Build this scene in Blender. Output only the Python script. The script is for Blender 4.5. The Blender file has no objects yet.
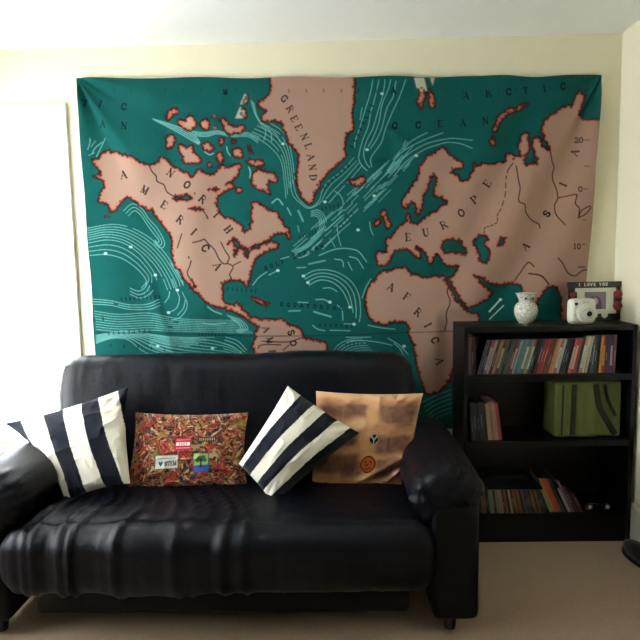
import bpy, bmesh, math, random
import numpy as np
from mathutils import Vector, Matrix, Euler

random.seed(7)
rng = np.random.RandomState(11)
scene = bpy.context.scene
COL = scene.collection

# ------------------------------------------------------------------ camera, sky, daylight, exposure
cam_data = bpy.data.cameras.new('camera')
cam = bpy.data.objects.new('camera', cam_data)
COL.objects.link(cam)
cam_data.sensor_width = 36.0
cam_data.lens = 32.636
cam_data.clip_start = 0.05
cam.matrix_world = Matrix(((0.99960846, 0.01712605, 0.02212752, -0.61186),
                           (0.0202251, 0.10424116, -0.99434638, -2.98937),
                           (-0.01933582, 0.99440458, 0.10385397, 1.38904),
                           (0, 0, 0, 1)))
scene.camera = cam

world = bpy.data.worlds.new('sky')
scene.world = world
world.use_nodes = True
wn = world.node_tree
bg = wn.nodes['Background']
bg.inputs['Color'].default_value = (0.89, 0.95, 1.0, 1)
bg.inputs['Strength'].default_value = 16.0

scene.view_settings.view_transform = 'Standard'
scene.view_settings.look = 'None'
scene.view_settings.gamma = 1.0
scene.view_settings.use_curve_mapping = False
scene.view_settings.exposure = 0.0

RX0, RX1, RY0, RY1, RZ = -2.62, 0.825, -5.6, 0.0, 2.46      # room
WB = (-2.52, -2.0, 0.42, 2.115)      # back window opening  x0 x1 z0 z1
WL = (-1.75, -0.30, 0.50, 2.1)        # left window opening  y0 y1 z0 z1

def portal(name, loc, rot, sx, sy):
    l = bpy.data.lights.new(name, 'AREA')
    l.shape = 'RECTANGLE'; l.size = sx; l.size_y = sy
    l.cycles.is_portal = True
    o = bpy.data.objects.new(name, l); COL.objects.link(o)
    o.location = loc; o.rotation_euler = rot
portal('daylight_portal', ((WB[0]+WB[1])/2, 0.16, (WB[2]+WB[3])/2), (-math.pi/2, 0, 0), WB[1]-WB[0], WB[3]-WB[2])
portal('daylight_portal', (RX0-0.16, (WL[0]+WL[1])/2, (WL[2]+WL[3])/2), (0, -math.pi/2, 0), WL[3]-WL[2], WL[1]-WL[0])

# ------------------------------------------------------------------ helpers
def lin(c):
    c = np.asarray(c, float) / 255.0
    return np.where(c <= 0.04045, c / 12.92, ((c + 0.055) / 1.055) ** 2.4)

MATS = {}
def mat(name, rgb=(128, 128, 128), rough=0.6, spec=0.5, metal=0.0, noise=0.0, nscale=20.0, bump=0.0, bscale=200.0,
        coat=0.0, attr=None, sheen=0.0, bump2=None, trans=0.0):
    if name in MATS: return MATS[name]
    m = bpy.data.materials.new(name); m.use_nodes = True
    nt = m.node_tree; N = nt.nodes; L = nt.links
    b = N['Principled BSDF']
    b.inputs['Roughness'].default_value = rough
    b.inputs['Specular IOR Level'].default_value = spec
    b.inputs['Metallic'].default_value = metal
    b.inputs['Coat Weight'].default_value = coat
    b.inputs['Sheen Weight'].default_value = sheen
    b.inputs['Transmission Weight'].default_value = trans
    tc = N.new('ShaderNodeTexCoord')
    base = lin(rgb)
    if attr:
        a = N.new('ShaderNodeVertexColor'); a.layer_name = attr
        src = a.outputs['Color']
    else:
        r = N.new('ShaderNodeRGB'); r.outputs[0].default_value = (*base, 1); src = r.outputs[0]
    nz = N.new('ShaderNodeTexNoise'); nz.inputs['Scale'].default_value = nscale; nz.inputs['Detail'].default_value = 5
    L.new(tc.outputs['Object'], nz.inputs['Vector'])
    hs = N.new('ShaderNodeHueSaturation')
    mr = N.new('ShaderNodeMapRange'); mr.inputs['To Min'].default_value = 1 - noise; mr.inputs['To Max'].default_value = 1 + noise
    L.new(nz.outputs['Fac'], mr.inputs['Value']); L.new(mr.outputs[0], hs.inputs['Value'])
    L.new(src, hs.inputs['Color']); L.new(hs.outputs[0], b.inputs['Base Color'])
    prev = None
    for (amt, sc, st) in ([(bump, bscale, 1.0)] if bump else []) + (bump2 or []):
        n2 = N.new('ShaderNodeTexNoise'); n2.inputs['Scale'].default_value = sc; n2.inputs['Detail'].default_value = 6
        L.new(tc.outputs['Object'], n2.inputs['Vector'])
        bp = N.new('ShaderNodeBump'); bp.inputs['Strength'].default_value = st; bp.inputs['Distance'].default_value = amt
        L.new(n2.outputs['Fac'], bp.inputs['Height'])
        if prev: L.new(prev, bp.inputs['Normal'])
        prev = bp.outputs[0]
    if prev: L.new(prev, b.inputs['Normal'])
    MATS[name] = m
    return m

def mk(name, verts, faces, mats, parent=None, smooth=False, midx=None, colors=None, loc=None, rot=None):
    me = bpy.data.meshes.new(name)
    if isinstance(verts, np.ndarray) and isinstance(faces, np.ndarray) and faces.ndim == 2:
        nv, nf, k = len(verts), len(faces), faces.shape[1]
        me.vertices.add(nv); me.vertices.foreach_set('co', verts.astype(np.float32).ravel())
        me.loops.add(nf * k); me.loops.foreach_set('vertex_index', faces.astype(np.int32).ravel())
        me.polygons.add(nf); me.polygons.foreach_set('loop_start', np.arange(0, nf * k, k, dtype=np.int32))
        me.update(calc_edges=True)
    else:
        me.from_pydata([tuple(map(float, v)) for v in verts], [], [tuple(int(i) for i in f) for f in faces])
    if not isinstance(mats, (list, tuple)): mats = [mats]
    for m in mats: me.materials.append(m)
    n = len(me.polygons)
    if midx is not None: me.polygons.foreach_set('material_index', np.asarray(midx, dtype=np.int32))
    if smooth: me.polygons.foreach_set('use_smooth', np.ones(n, dtype=bool))
    if colors is not None:
        a = me.color_attributes.new('print', 'FLOAT_COLOR', 'POINT')
        c = np.ones((len(verts), 4), np.float32); c[:, :3] = colors
        a.data.foreach_set('color', c.ravel())
    me.validate(); me.update()
    o = bpy.data.objects.new(name, me); COL.objects.link(o)
    if parent: o.parent = parent
    if loc is not None: o.location = loc
    if rot is not None: o.rotation_euler = rot
    return o

def from_bm(name, bm, mats, parent=None, smooth=False, loc=None, rot=None):
    me = bpy.data.meshes.new(name); bm.to_mesh(me); bm.free()
    if not isinstance(mats, (list, tuple)): mats = [mats]
    for m in mats: me.materials.append(m)
    if smooth:
        me.polygons.foreach_set('use_smooth', np.ones(len(me.polygons), dtype=bool))
    o = bpy.data.objects.new(name, me); COL.objects.link(o)
    if parent: o.parent = parent
    if loc is not None: o.location = loc
    if rot is not None: o.rotation_euler = rot
    return o

def add_box(bm, x0, x1, y0, y1, z0, z1, mi=0, bevel=0.0):
    vs = [bm.verts.new(p) for p in [(x0,y0,z0),(x1,y0,z0),(x1,y1,z0),(x0,y1,z0),(x0,y0,z1),(x1,y0,z1),(x1,y1,z1),(x0,y1,z1)]]
    fs = [bm.faces.new([vs[i] for i in f]) for f in [(0,3,2,1),(4,5,6,7),(0,1,5,4),(1,2,6,5),(2,3,7,6),(3,0,4,7)]]
    for f in fs: f.material_index = mi
    if bevel:
        es = list({e for f in fs for e in f.edges})
        r = bmesh.ops.bevel(bm, geom=es, offset=bevel, segments=2, profile=0.5, affect='EDGES')
        for f in r['faces']: f.material_index = mi

def box(name, b, m, parent=None, bevel=0.0, **k):
    bm = bmesh.new(); add_box(bm, *b, bevel=bevel)
    return from_bm(name, bm, m, parent, **k)

def tag(o, label=None, cat=None, group=None, kind=None):
    if label: o['label'] = label
    if cat: o['category'] = cat
    if group: o['group'] = group
    if kind: o['kind'] = kind
    return o

def empty(name, loc, label, cat, group=None, rz=0):
    o = bpy.data.objects.new(name, None); COL.objects.link(o)
    o.location = loc; o.rotation_euler = (0, 0, rz); o.empty_display_size = 0.05
    return tag(o, label, cat, group)

def struct(o): o['kind'] = 'structure'; return o

# value noise
_T = np.random.RandomState(3).rand(64, 64, 64)
def vn(x, y, z=0.0):
    x, y, z = np.broadcast_arrays(np.asarray(x, float), np.asarray(y, float), np.asarray(z, float))
    xi, yi, zi = np.floor(x).astype(int), np.floor(y).astype(int), np.floor(z).astype(int)
    fx, fy, fz = x - xi, y - yi, z - zi
    fx, fy, fz = [f * f * (3 - 2 * f) for f in (fx, fy, fz)]
    def g(a, b, c): return _T[(xi + a) & 63, (yi + b) & 63, (zi + c) & 63]
    l = lambda a, b, t: a + (b - a) * t
    return l(l(l(g(0,0,0), g(1,0,0), fx), l(g(0,1,0), g(1,1,0), fx), fy),
             l(l(g(0,0,1), g(1,0,1), fx), l(g(0,1,1), g(1,1,1), fx), fy), fz) * 2 - 1
def fbm(x, y, z=0.0, o=3):
    s = 0; a = 1.0
    for k in range(o):
        s = s + a * vn(x * 2 ** k + 13.7 * k, y * 2 ** k + 5.1 * k, np.asarray(z) * 2 ** k + 9.3 * k); a *= 0.5
    return s / 1.75
def ridge(v): return 1 - np.abs(v)
def sstep(a, b, x):
    t = np.clip((x - a) / (b - a), 0, 1); return t * t * (3 - 2 * t)

# ------------------------------------------------------------------ structure
M_wall = mat('cream_wall_paint', (222, 216, 188), 0.85, 0.25, noise=0.03, nscale=3, bump=0.0008, bscale=120)
M_trim = mat('white_trim_paint', (232, 230, 214), 0.5, 0.4, noise=0.02)
M_ceil = mat('white_ceiling_paint', (240, 240, 234), 0.9, 0.2, noise=0.02, bump=0.001, bscale=80)
M_carpet = mat('beige_carpet', (158, 134, 108), 0.95, 0.1, noise=0.22, nscale=90, bump=0.006, bscale=260, sheen=0.2)
T = 0.15
def wall_with_hole(name, axis, pos, a0, a1, h, out, m=None):
    """axis 'y': wall in the plane y=pos spanning x a0..a1; axis 'x': plane x=pos spanning y a0..a1"""
    bm = bmesh.new()
    def bx(u0, u1, z0, z1):
        p0, p1 = sorted((pos, pos + out))
        if axis == 'y': add_box(bm, u0, u1, p0, p1, z0, z1)
        else: add_box(bm, p0, p1, u0, u1, z0, z1)
    if h:
        bx(a0, h[0], 0, RZ); bx(h[1], a1, 0, RZ); bx(h[0], h[1], 0, h[2]); bx(h[0], h[1], h[3], RZ)
    else: bx(a0, a1, 0, RZ)
    return struct(from_bm(name, bm, m or M_wall))
wall_with_hole('wall_back', 'y', RY1, RX0 - T, RX1 + T, WB, T)
wall_with_hole('wall_left', 'x', RX0, RY0, RY1, WL, -T)
wall_with_hole('wall_right', 'x', RX1, RY0, RY1, None, T)
wall_with_hole('wall_front', 'y', RY0, RX0 - T, RX1 + T, None, -T, mat('dark_unseen_wall', (70, 52, 40), 0.6, 0.3, noise=0.2, nscale=6))  # wall out of view, its dark colour made up to cut bounce light
struct(box('floor', (RX0 - T, RX1 + T, RY0 - T, RY1 + T, -0.1, 0.0), M_carpet))
struct(box('ceiling', (RX0 - T, RX1 + T, RY0 - T, RY1 + T, RZ, RZ + 0.1), M_ceil))
# baseboards
def baseboard(name, b, top):
    bm = bmesh.new(); add_box(bm, *b, bevel=0.004)
    add_box(bm, *top, bevel=0.003)
    return struct(from_bm(name, bm, M_trim))
baseboard('baseboard_right', (RX1 - 0.014, RX1, RY0 + .01, -0.005, 0, 0.165), (RX1 - 0.009, RX1, RY0 + .01, -0.005, 0.165, 0.186))
baseboard('baseboard_back', (WB[1] + .1, RX1 - .016, -0.014, 0, 0, 0.165), (WB[1] + .1, RX1 - .016, -0.009, 0, 0.165, 0.186))
baseboard('baseboard_left', (RX0, RX0 + 0.014, RY0 + .01, -0.005, 0, 0.165), (RX0, RX0 + 0.009, RY0 + .01, -0.005, 0.165, 0.186))
# windows: frame + sash + glass
M_glass = bpy.data.materials.new('clear_window_glass'); M_glass.use_nodes = True
_b = M_glass.node_tree.nodes['Principled BSDF']
_b.inputs['Base Color'].default_value = (1, 1, 1, 1); _b.inputs['Transmission Weight'].default_value = 1.0
_b.inputs['Roughness'].default_value = 0.0; _b.inputs['IOR'].default_value = 1.01; _b.inputs['Specular IOR Level'].default_value = 0.2
def window(n, axis, pos, h, out, sash_z):
    bm = bmesh.new()
    c = 0.068; t = 0.018
    def bx(u0, u1, z0, z1, d0, d1, be=0.003):
        p0, p1 = sorted((pos + d0, pos + d1))
        if axis == 'y': add_box(bm, u0, u1, p0, p1, z0, z1, bevel=be)
        else: add_box(bm, p0, p1, u0, u1, z0, z1, bevel=be)
    s = 1 if out > 0 else -1
    bx(h[0] - c, h[0], h[2], h[3], -s * t, 0); bx(h[1], h[1] + c, h[2], h[3], -s * t, 0)
    bx(h[0] - c, h[1] + c, h[3], h[3] + c + .01, -s * t, 0)
    bx(h[0] - c - .02, h[1] + c + .02, h[2] - 0.03, h[2], -s * 0.05, 0)
    bx(h[0] - c, h[1] + c, h[2] - 0.1, h[2] - 0.03, -s * t, 0)
    o = struct(from_bm('window_%d' % n, bm, M_trim))
    bm = bmesh.new()
    f = 0.035; d0, d1 = s * .07, s * .11
    bx(h[0], h[0] + f, h[2], h[3], d0, d1); bx(h[1] - f, h[1], h[2], h[3], d0, d1)
    bx(h[0] + f, h[1] - f, h[2], h[2] + f, d0, d1); bx(h[0] + f, h[1] - f, h[3] - f, h[3], d0, d1)
    bx(h[0] + f, h[1] - f, sash_z - .02, sash_z + .02, d0, d1)
    from_bm('window_frame', bm, M_trim, o)
    bm = bmesh.new()
    bx(h[0] + f, h[1] - f, h[2] + f, sash_z - .02, s * .088, s * .092, 0)
    bx(h[0] + f, h[1] - f, sash_z + .02, h[3] - f, s * .088, s * .092, 0)
    from_bm('window_pane', bm, M_glass, o)
window(1, 'y', RY1, WB, T, 1.3)
window(2, 'x', RX0, WL, -T, 1.42)

# ------------------------------------------------------------------ printing on cloth: a small raster kit
class Canvas:
    def __init__(s, x0, y0, x1, y1, ss, bg):
        s.x0, s.y0, s.ss = x0, y0, ss
        s.w, s.h = int((x1 - x0) * ss), int((y1 - y0) * ss)
        s.c = np.empty((s.h, s.w, 3)); s.c[:] = lin(bg)
    def P(s, pts): return (np.asarray(pts, float) - (s.x0, s.y0)) * s.ss
    def fillmask(s, pts):
        p = s.P(pts); m = np.zeros((s.h, s.w), bool); n = len(p)
        ya, yb = int(max(0, math.floor(p[:, 1].min()))), int(min(s.h - 1, math.ceil(p[:, 1].max())))
        for y in range(ya, yb + 1):
            yc = y + .5; xs = []
            for i in range(n):
                a, b = p[i], p[(i + 1) % n]
                if (a[1] <= yc) != (b[1] <= yc): xs.append(a[0] + (yc - a[1]) / (b[1] - a[1]) * (b[0] - a[0]))
            xs.sort()
            for a, b in zip(xs[::2], xs[1::2]):
                i0, i1 = int(max(0, round(a))), int(min(s.w, round(b)))
                if i1 > i0: m[y, i0:i1] = True
        return m
    def blend(s, mask, rgb, op=1.0):
        a = np.clip(mask, 0, 1)[..., None] * op
        s.c = s.c * (1 - a) + lin(rgb) * a
    def stroke(s, pts, wd, rgb=None, op=1.0, target=None):
        p = s.P(pts); r = wd * s.ss / 2
        for a, b in zip(p[:-1], p[1:]):
            x0, x1 = int(max(0, min(a[0], b[0]) - r - 1)), int(min(s.w, max(a[0], b[0]) + r + 2))
            y0, y1 = int(max(0, min(a[1], b[1]) - r - 1)), int(min(s.h, max(a[1], b[1]) + r + 2))
            if x1 <= x0 or y1 <= y0: continue
            X, Y = np.meshgrid(np.arange(x0, x1) + .5, np.arange(y0, y1) + .5)
            d = b - a; L = max(d @ d, 1e-9)
            t = np.clip(((X - a[0]) * d[0] + (Y - a[1]) * d[1]) / L, 0, 1)
            D = np.hypot(X - a[0] - t * d[0], Y - a[1] - t * d[1])
            m = np.clip(r - D + .5, 0, 1)
            if target is not None: target[y0:y1, x0:x1] = np.maximum(target[y0:y1, x0:x1], m)
            else:
                m = m[..., None] * op
                s.c[y0:y1, x0:x1] = s.c[y0:y1, x0:x1] * (1 - m) + lin(rgb) * m
    def sample(s, x, y):
        u = np.clip((x - s.x0) * s.ss - .5, 0, s.w - 1.001); v = np.clip((y - s.y0) * s.ss - .5, 0, s.h - 1.001)
        i, j = u.astype(int), v.astype(int); fu, fv = (u - i)[..., None], (v - j)[..., None]
        c = s.c
        return (c[j, i] * (1 - fu) + c[j, i + 1] * fu) * (1 - fv) + (c[j + 1, i] * (1 - fu) + c[j + 1, i + 1] * fu) * fv
def blur(m, r):
    k = np.exp(-np.linspace(-2.5, 2.5, int(r * 5) | 1) ** 2 / 2); k /= k.sum()
    h = len(k) // 2
    for ax in (0, 1):
        pad = [(0, 0), (0, 0)]; pad[ax] = (h, h)
        q = np.pad(m, pad, mode='edge'); o = np.zeros_like(m)
        for i, w in enumerate(k):
            o += w * (q[i:i + m.shape[0], :] if ax == 0 else q[:, i:i + m.shape[1]])
        m = o
    return m
def spline(pts, n=10):
    p = np.asarray(pts, float)
    if len(p) < 3: return p
    q = np.vstack([2 * p[0] - p[1], p, 2 * p[-1] - p[-2]]); out = []
    for i in range(1, len(q) - 2):
        t = np.linspace(0, 1, n, endpoint=False)[:, None]
        a, b, c, d = q[i - 1], q[i], q[i + 1], q[i + 2]
        out.append(.5 * (2 * b + (c - a) * t + (2 * a - 5 * b + 4 * c - d) * t ** 2 + (3 * b - a - 3 * c + d) * t ** 3))
    return np.vstack(out + [p[-1:]])
# serif alphabet: (points, thick?) in a 0..1 box, y down
H_, F_ = 1.0, 0.42
SER = lambda x, y, w=.17: ([(x - w, y), (x + w, y)], 0)
GL = {
 'A': [([(.05,1),(.5,0)],0),([(.5,0),(.95,1)],1),([(.22,.65),(.78,.65)],0),SER(.07,1,.12),SER(.93,1,.14)],
 'C': [([(.9,.25),(.7,.04),(.45,0),(.2,.15),(.1,.5),(.2,.85),(.45,1),(.72,.95),(.92,.75)],1),([(.9,.02),(.9,.28)],0)],
 'D': [([(.2,0),(.2,1)],1),([(.05,0),(.5,0),(.8,.15),(.93,.5),(.8,.85),(.5,1),(.05,1)],0),([(.85,.25),(.93,.5),(.85,.75)],1)],
 'E': [([(.22,0),(.22,1)],1),([(.05,0),(.85,0),(.85,.22)],0),([(.22,.5),(.65,.5)],0),([(.05,1),(.88,1),(.9,.76)],0)],
 'F': [([(.22,0),(.22,1)],1),([(.05,0),(.85,0),(.85,.24)],0),([(.22,.5),(.65,.5)],0),SER(.22,1)],
 'G': [([(.9,.25),(.7,.04),(.45,0),(.2,.15),(.1,.5),(.2,.85),(.45,1),(.72,.97),(.85,.85)],1),([(.85,1),(.85,.58)],1),([(.65,.58),(.98,.58)],0),([(.9,.02),(.9,.25)],0)],
 'H': [([(.2,0),(.2,1)],1),([(.8,0),(.8,1)],1),([(.2,.5),(.8,.5)],0),SER(.2,0),SER(.2,1),SER(.8,0),SER(.8,1)],
 'I': [([(.5,0),(.5,1)],1),SER(.5,0),SER(.5,1)],
 'L': [([(.25,0),(.25,1)],1),SER(.25,0),([(.08,1),(.88,1),(.9,.72)],0)],
 'M': [([(.12,0),(.12,1)],0),([(.12,0),(.5,.9)],1),([(.5,.9),(.88,0)],0),([(.88,0),(.88,1)],1),SER(.12,1,.12),SER(.88,1,.13)],
 'N': [([(.15,0),(.15,1)],0),([(.12,0),(.85,1)],1),([(.85,0),(.85,1)],0),SER(.15,1,.13),SER(.85,0,.13)],
 'O': [([(.5,0),(.18,.18),(.08,.5),(.18,.82),(.5,1)],1),([(.5,1),(.82,.82),(.92,.5),(.82,.18),(.5,0)],1)],
 'P': [([(.22,0),(.22,1)],1),([(.05,0),(.6,0),(.88,.25),(.6,.52),(.22,.52)],0),([(.82,.12),(.88,.25),(.82,.4)],1),SER(.22,1)],
 'Q': [([(.5,0),(.18,.18),(.08,.5),(.18,.82),(.5,1)],1),([(.5,1),(.82,.82),(.92,.5),(.82,.18),(.5,0)],1),([(.5,.8),(.9,1.15)],1)],
 'R': [([(.2,0),(.2,1)],1),([(.05,0),(.6,0),(.85,.24),(.6,.5),(.2,.5)],0),([(.5,.5),(.95,1)],1),SER(.2,1)],
 'S': [([(.85,.22),(.6,0),(.3,.05),(.15,.25),(.3,.42),(.7,.56),(.87,.76),(.65,.98),(.35,.98),(.13,.75)],1)],
 'T': [([(.5,0),(.5,1)],1),([(.06,.25),(.08,0),(.92,0),(.94,.25)],0),SER(.5,1)],
 'U': [([(.2,0),(.2,.7),(.35,.97),(.55,1)],1),([(.55,1),(.75,.92),(.82,.7),(.82,0)],0),SER(.2,0),SER(.82,0,.13)],
 'V': [([(.05,0),(.5,1)],1),([(.5,1),(.95,0)],0),SER(.07,0,.12),SER(.93,0,.1)],
 'Y': [([(.05,0),(.5,.52)],1),([(.95,0),(.5,.52)],0),([(.5,.5),(.5,1)],1),SER(.5,1)],
 '0': [([(.5,0),(.2,.2),(.15,.5),(.2,.8),(.5,1),(.8,.8),(.85,.5),(.8,.2),(.5,0)],1)],
 '1': [([(.3,.2),(.5,0),(.5,1)],1),SER(.5,1)],
 '2': [([(.15,.25),(.4,0),(.75,.1),(.8,.32),(.15,1),(.88,1),(.9,.8)],1)],
}
def letter(cv, ch, x, y, h, ang, rgb=(38, 24, 22), thick=1.25, thin=.6, wid=.85, op=.92):
    ca, sa = math.cos(math.radians(ang)), math.sin(math.radians(ang))
    for pts, tk in GL[ch]:
        q = [(x + ((px - .5) * h * wid) * ca - ((py - .5) * h) * sa, y + ((px - .5) * h * wid) * sa + ((py - .5) * h) * ca) for px, py in pts]
        cv.stroke(q, (thick if tk else thin) * 1.2, rgb, op)
def word(cv, w, p0, p1, h, rgb, **k):
    a = math.degrees(math.atan2(p1[1] - p0[1], p1[0] - p0[0]))
    for i, ch in enumerate(w):
        t = i / max(1, len(w) - 1)
        if ch != ' ': letter(cv, ch, p0[0] + (p1[0] - p0[0]) * t, p0[1] + (p1[1] - p0[1]) * t, h, a, rgb, **k)
# ------------------------------------------------------------------ the world map tapestry
SEA, LAND = (10, 75, 71), (152, 122, 106)
cv = Canvas(66, 68, 612, 442, 3.5, SEA)
yy, xx = np.mgrid[0:cv.h, 0:cv.w]
gx, gy = xx / cv.ss + cv.x0, yy / cv.ss + cv.y0
# slow variation in the dye and the weave
cv.c *= (1 + .07 * fbm(gx / 30, gy / 30, 2.0)[..., None])
LINE = (98, 156, 148)
def cl(pts, w=.8, op=.75, rgb=LINE): cv.stroke(spline(pts), w, rgb, op)
def fam(A, B, n, w=.75, op=.72, gaps=.25, seed=1):
    r = random.Random(seed)
    A = spline(A, 12); B = spline(B, 12)
    for k in range(n):
        t = k / max(1, n - 1)
        m = min(len(A), len(B)); ia = np.linspace(0, len(A) - 1, 60); ib = np.linspace(0, len(B) - 1, 60)
        a = np.stack([np.interp(ia, np.arange(len(A)), A[:, j]) for j in (0, 1)], 1)
        b = np.stack([np.interp(ib, np.arange(len(B)), B[:, j]) for j in (0, 1)], 1)
        c = a + (b - a) * t
        i = 0
        while i < 59:
            L = r.randint(16, 60) if gaps else 60
            cv.stroke(c[i:min(60, i + L)], w, LINE, op)
            i += L - 1 + (r.randint(1, 4) if r.random() < gaps else 0)
# Pacific
fam([(88,228.5),(111,224.5),(131,227.5),(150,238),(166,254),(181,277),(184,285)], [(89,240),(106,237),(124,240),(140,250),(154,264),(163,278),(168,290)], 6, gaps=.35, seed=2)
fam([(89,243),(108,240),(124,243),(138,252),(147,262),(154,272),(157,280)], [(90,255.5),(106,254.5),(121,257.5),(132,264),(141,272),(147,281),(142,288)], 4, gaps=.3, seed=3)
fam([(147,281),(146,287),(139,291),(131,288)], [(154,290),(149,295),(140,298),(131,294)], 3, seed=4)
fam([(124,211),(133,204),(142.5,209),(149,218.5),(158,229),(165,243),(161,248),(154,243)], [(129,216),(135,211),(141,215),(147,224),(154,234),(159,240),(158,243),(155,240)], 3, gaps=.1, seed=5)
cl([(171,263),(177,273),(184,285)]); cl([(172.5,279),(177,290),(180,298),(177,308),(169,312.5)]); cl([(183,292),(188,305),(182,316),(173,320)])
cl([(170,291.5),(169,297),(165,302.5)]); cl([(186,300),(184,308),(178,315)]); cl([(174,265),(183,276)])
fam([(93.5,299),(112,300.5),(130,304.5),(148,304),(160,299)], [(94,304),(112,305),(130,309),(150,309),(161,305)], 3, seed=6)
fam([(95,311),(120,314),(150,313),(180,318.5),(236,320.5)], [(97,329),(120,331),(150,330),(180,331),(254,333)], 8, op=.6, gaps=.45, seed=7)
fam([(97,335),(125,330.5),(150,334),(180,337),(215,337)], [(97,343),(113,338),(128,339),(142,350),(158,358)], 8, gaps=.2, seed=8)
fam([(150,335),(178,338),(205,339),(226,344),(242,352)], [(150,346),(165,352),(190,357),(225,359),(240,360)], 7, gaps=.3, seed=9)
fam([(227,315),(241,320),(248,328),(240,333)], [(233,320),(238,323),(241,328),(236,331)], 4, gaps=0, seed=10)
fam([(226,337),(238,341),(247,350)], [(224,343),(234,347),(243,354)], 3, gaps=0, seed=11)
cl([(208,306.5),(214,311),(222,314)], 1.3, .6); cl([(203,323),(214,324),(226,323)], 1.2, .5)
for q in [[(89,150),(91,143),(91,139)],[(93,154),(96,148),(102,142)],[(97,157),(100,150),(105,138)],[(90,156),(95,153)],[(92,147),(96,141)]]: cl(q, .9, .7)
# Arctic and Labrador
fam([(152.8,119),(170,124),(184,129.5),(196,137),(201,144)], [(155,120.5),(169,127.5),(181,134),(191,140),(199,144.5)], 4, w=1.0, op=.6, gaps=0, seed=12)
fam([(191,131.5),(205,133),(218,131.5),(232,134),(248,133),(260,138)], [(196,136),(207,137),(218,134.5),(232,137),(248,137),(258,143)], 4, gaps=.1, seed=13)
fam([(250,135),(260,140),(271,148),(281,161),(284.5,182),(286,198)], [(262,120),(273,125),(284,133),(290,147),(293,163),(295,180)], 6, gaps=.5, seed=14)
fam([(251,100),(255,114),(262,126),(266,132),(264,141)], [(254,103),(258,118),(268,128),(276,134),(280,142)], 3, gaps=0, seed=15)
fam([(293,180),(296,194),(303,203.5),(311,207.5),(319,201),(322,192),(328,182),(341,172),(354,158)], [(290,182),(293,195),(300,203),(309,208.5),(320,203),(325,194),(332,184),(344,174),(357,161)], 2, gaps=0, seed=16)
fam([(326,199),(334,190),(346,178),(359,163)], [(329,203),(337,194),(349,181),(362,166)], 2, gaps=.2, seed=17)
cl([(227,147),(228,152),(231,156)], 1.3); cl([(249,167.5),(250.5,172),(250,178)], 1.5); cl([(205,152),(210,155),(214,153.5)], 1.2)
cl([(272,203),(278,199),(283,205)], 1.4); cl([(287.5,208),(291,215)], 1.5); cl([(298.5,211),(303,221)], 2.2, .6); cl([(298,226),(299,232)], 1.3, .5)
# east Greenland current
for q in [[(372.8,80),(370.5,92.5),(365.8,108),(360,127),(355,142),(354.5,148)], [(379,80),(374.4,100),(371,111),(368,127),(362,142.5),(358.7,158),(362,166),(367,171)],
          [(385,80),(383,94),(378,111),(373,128),(366.6,141),(363.5,154),(366,163),(369.5,168)], [(390.5,80),(388,90),(382,105),(379,122),(373,138),(368,147)],
          [(396,81),(393,97),(387,108),(382,127),(377.5,138),(370.5,149)], [(405.6,80),(399.4,97),(391.6,114),(385,130),(381.4,142.5),(371,158),(371.5,167)], [(362,108),(360,120)]]:
    cl(q, .85, .8)
# Norwegian and gulf stream dashes
for q in [[(403,150),(412,141),(427,133)],[(387,171),(399,155),(412,146),(427,139),(443,133)],[(389,174),(405,157),(420,147),(433,142),(452,138.5),(472,140.5)],
          [(394,176),(407,161),(424,150),(436,145.5),(448,142.5),(461,144),(472,148.7)],[(403,146),(405.5,141)],[(399,153),(391,166)],[(399,160),(388,173)]]: cl(q, .9, .8)
r_ = random.Random(5)
for k in range(74):
    t = r_.random(); cx = 302 + t * 104 + r_.uniform(-4, 4); cy = 250 - t * 92 + (1 - abs(2 * t - 1)) * 3
    o = r_.uniform(-11, 11); cx += o * .7; cy += o * .75
    L = r_.uniform(4, 13); a = math.radians(-40 - 8 * t + r_.uniform(-3, 3))
    cl([(cx - L * math.cos(a), cy - L * math.sin(a)), (cx + L * math.cos(a), cy + L * math.sin(a))], .85, .7)
fam([(311,211),(319,210.5),(325,217),(326,226),(319,237),(308,247),(296,254)], [(311,216),(317,216.5),(320,222),(319,230),(312,239),(302,247),(292,251)], 4, gaps=.3, seed=18)
cl([(335,191.5),(340,195),(343,202),(341,210),(338,215)]); cl([(337,225),(338,235),(341,246)]); cl([(330,238),(335,247)]); cl([(369.5,222),(370.5,229),(373,235)])
# north Atlantic gyre
fam([(303,276),(315,270.5),(328,270),(341,274),(352.5,283),(359,296),(360.5,312),(359,323)], [(309,285),(320,280),(332,282),(341,289),(346,297),(350,307)], 4, w=.95, op=.85, gaps=.1, seed=19)
for q in [[(323,288),(331,288),(337,291.5)],[(337.5,305),(342,310),(343,320)],[(315.6,299.4),(324,299.5),(330,302.5)],[(298,302),(308,302.5)],[(312.5,325),(318,329),(325,330.5)],
          [(330,330),(350,330.6)],[(344,323.6),(354,324)],[(253,285),(259,277.5),(267,272)],[(269,275),(278,270.5)],[(319,255.5),(331,250.5),(341,248.5),(351,249),(359,252),(366.6,262)],
          [(349.4,256.7),(357,259),(363.5,268.5)],[(334.4,259),(342,260.6),(343.7,267)],[(281,259),(289,256.7)],[(297,267.6),(306,267.3)],[(299,258),(307,255)],[(348,262),(352,270)]]: cl(q, 1.0, .8)
for q in [[(289,311),(300,310.5)],[(314,311.5),(322,314),(331,316.5)],[(309,264),(325,260.5)]]: cl(q, 1.8, .6)
# south Atlantic
fam([(330,356),(338,345),(350,339),(362,338)], [(346,358),(352,352),(362,350),(372,350)], 6, op=.55, gaps=0, seed=20)
for q in [[(346,337),(371,337)],[(346,342),(356,340),(376,341.6),(392,345)],[(388,338),(399,344.7),(408,354)],[(368,325),(380.6,327.5),(395,329)],[(371,279),(366,287),(362,298)],[(394,343),(401,350),(404,358)]]: cl(q, 1.0, .75)
for k in range(6): cl([(422 + k * 2, 402 + k * 4.5), (435, 396 + k * 4.5), (452, 390 + k * 4.5)], 1.0, .5)
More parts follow.
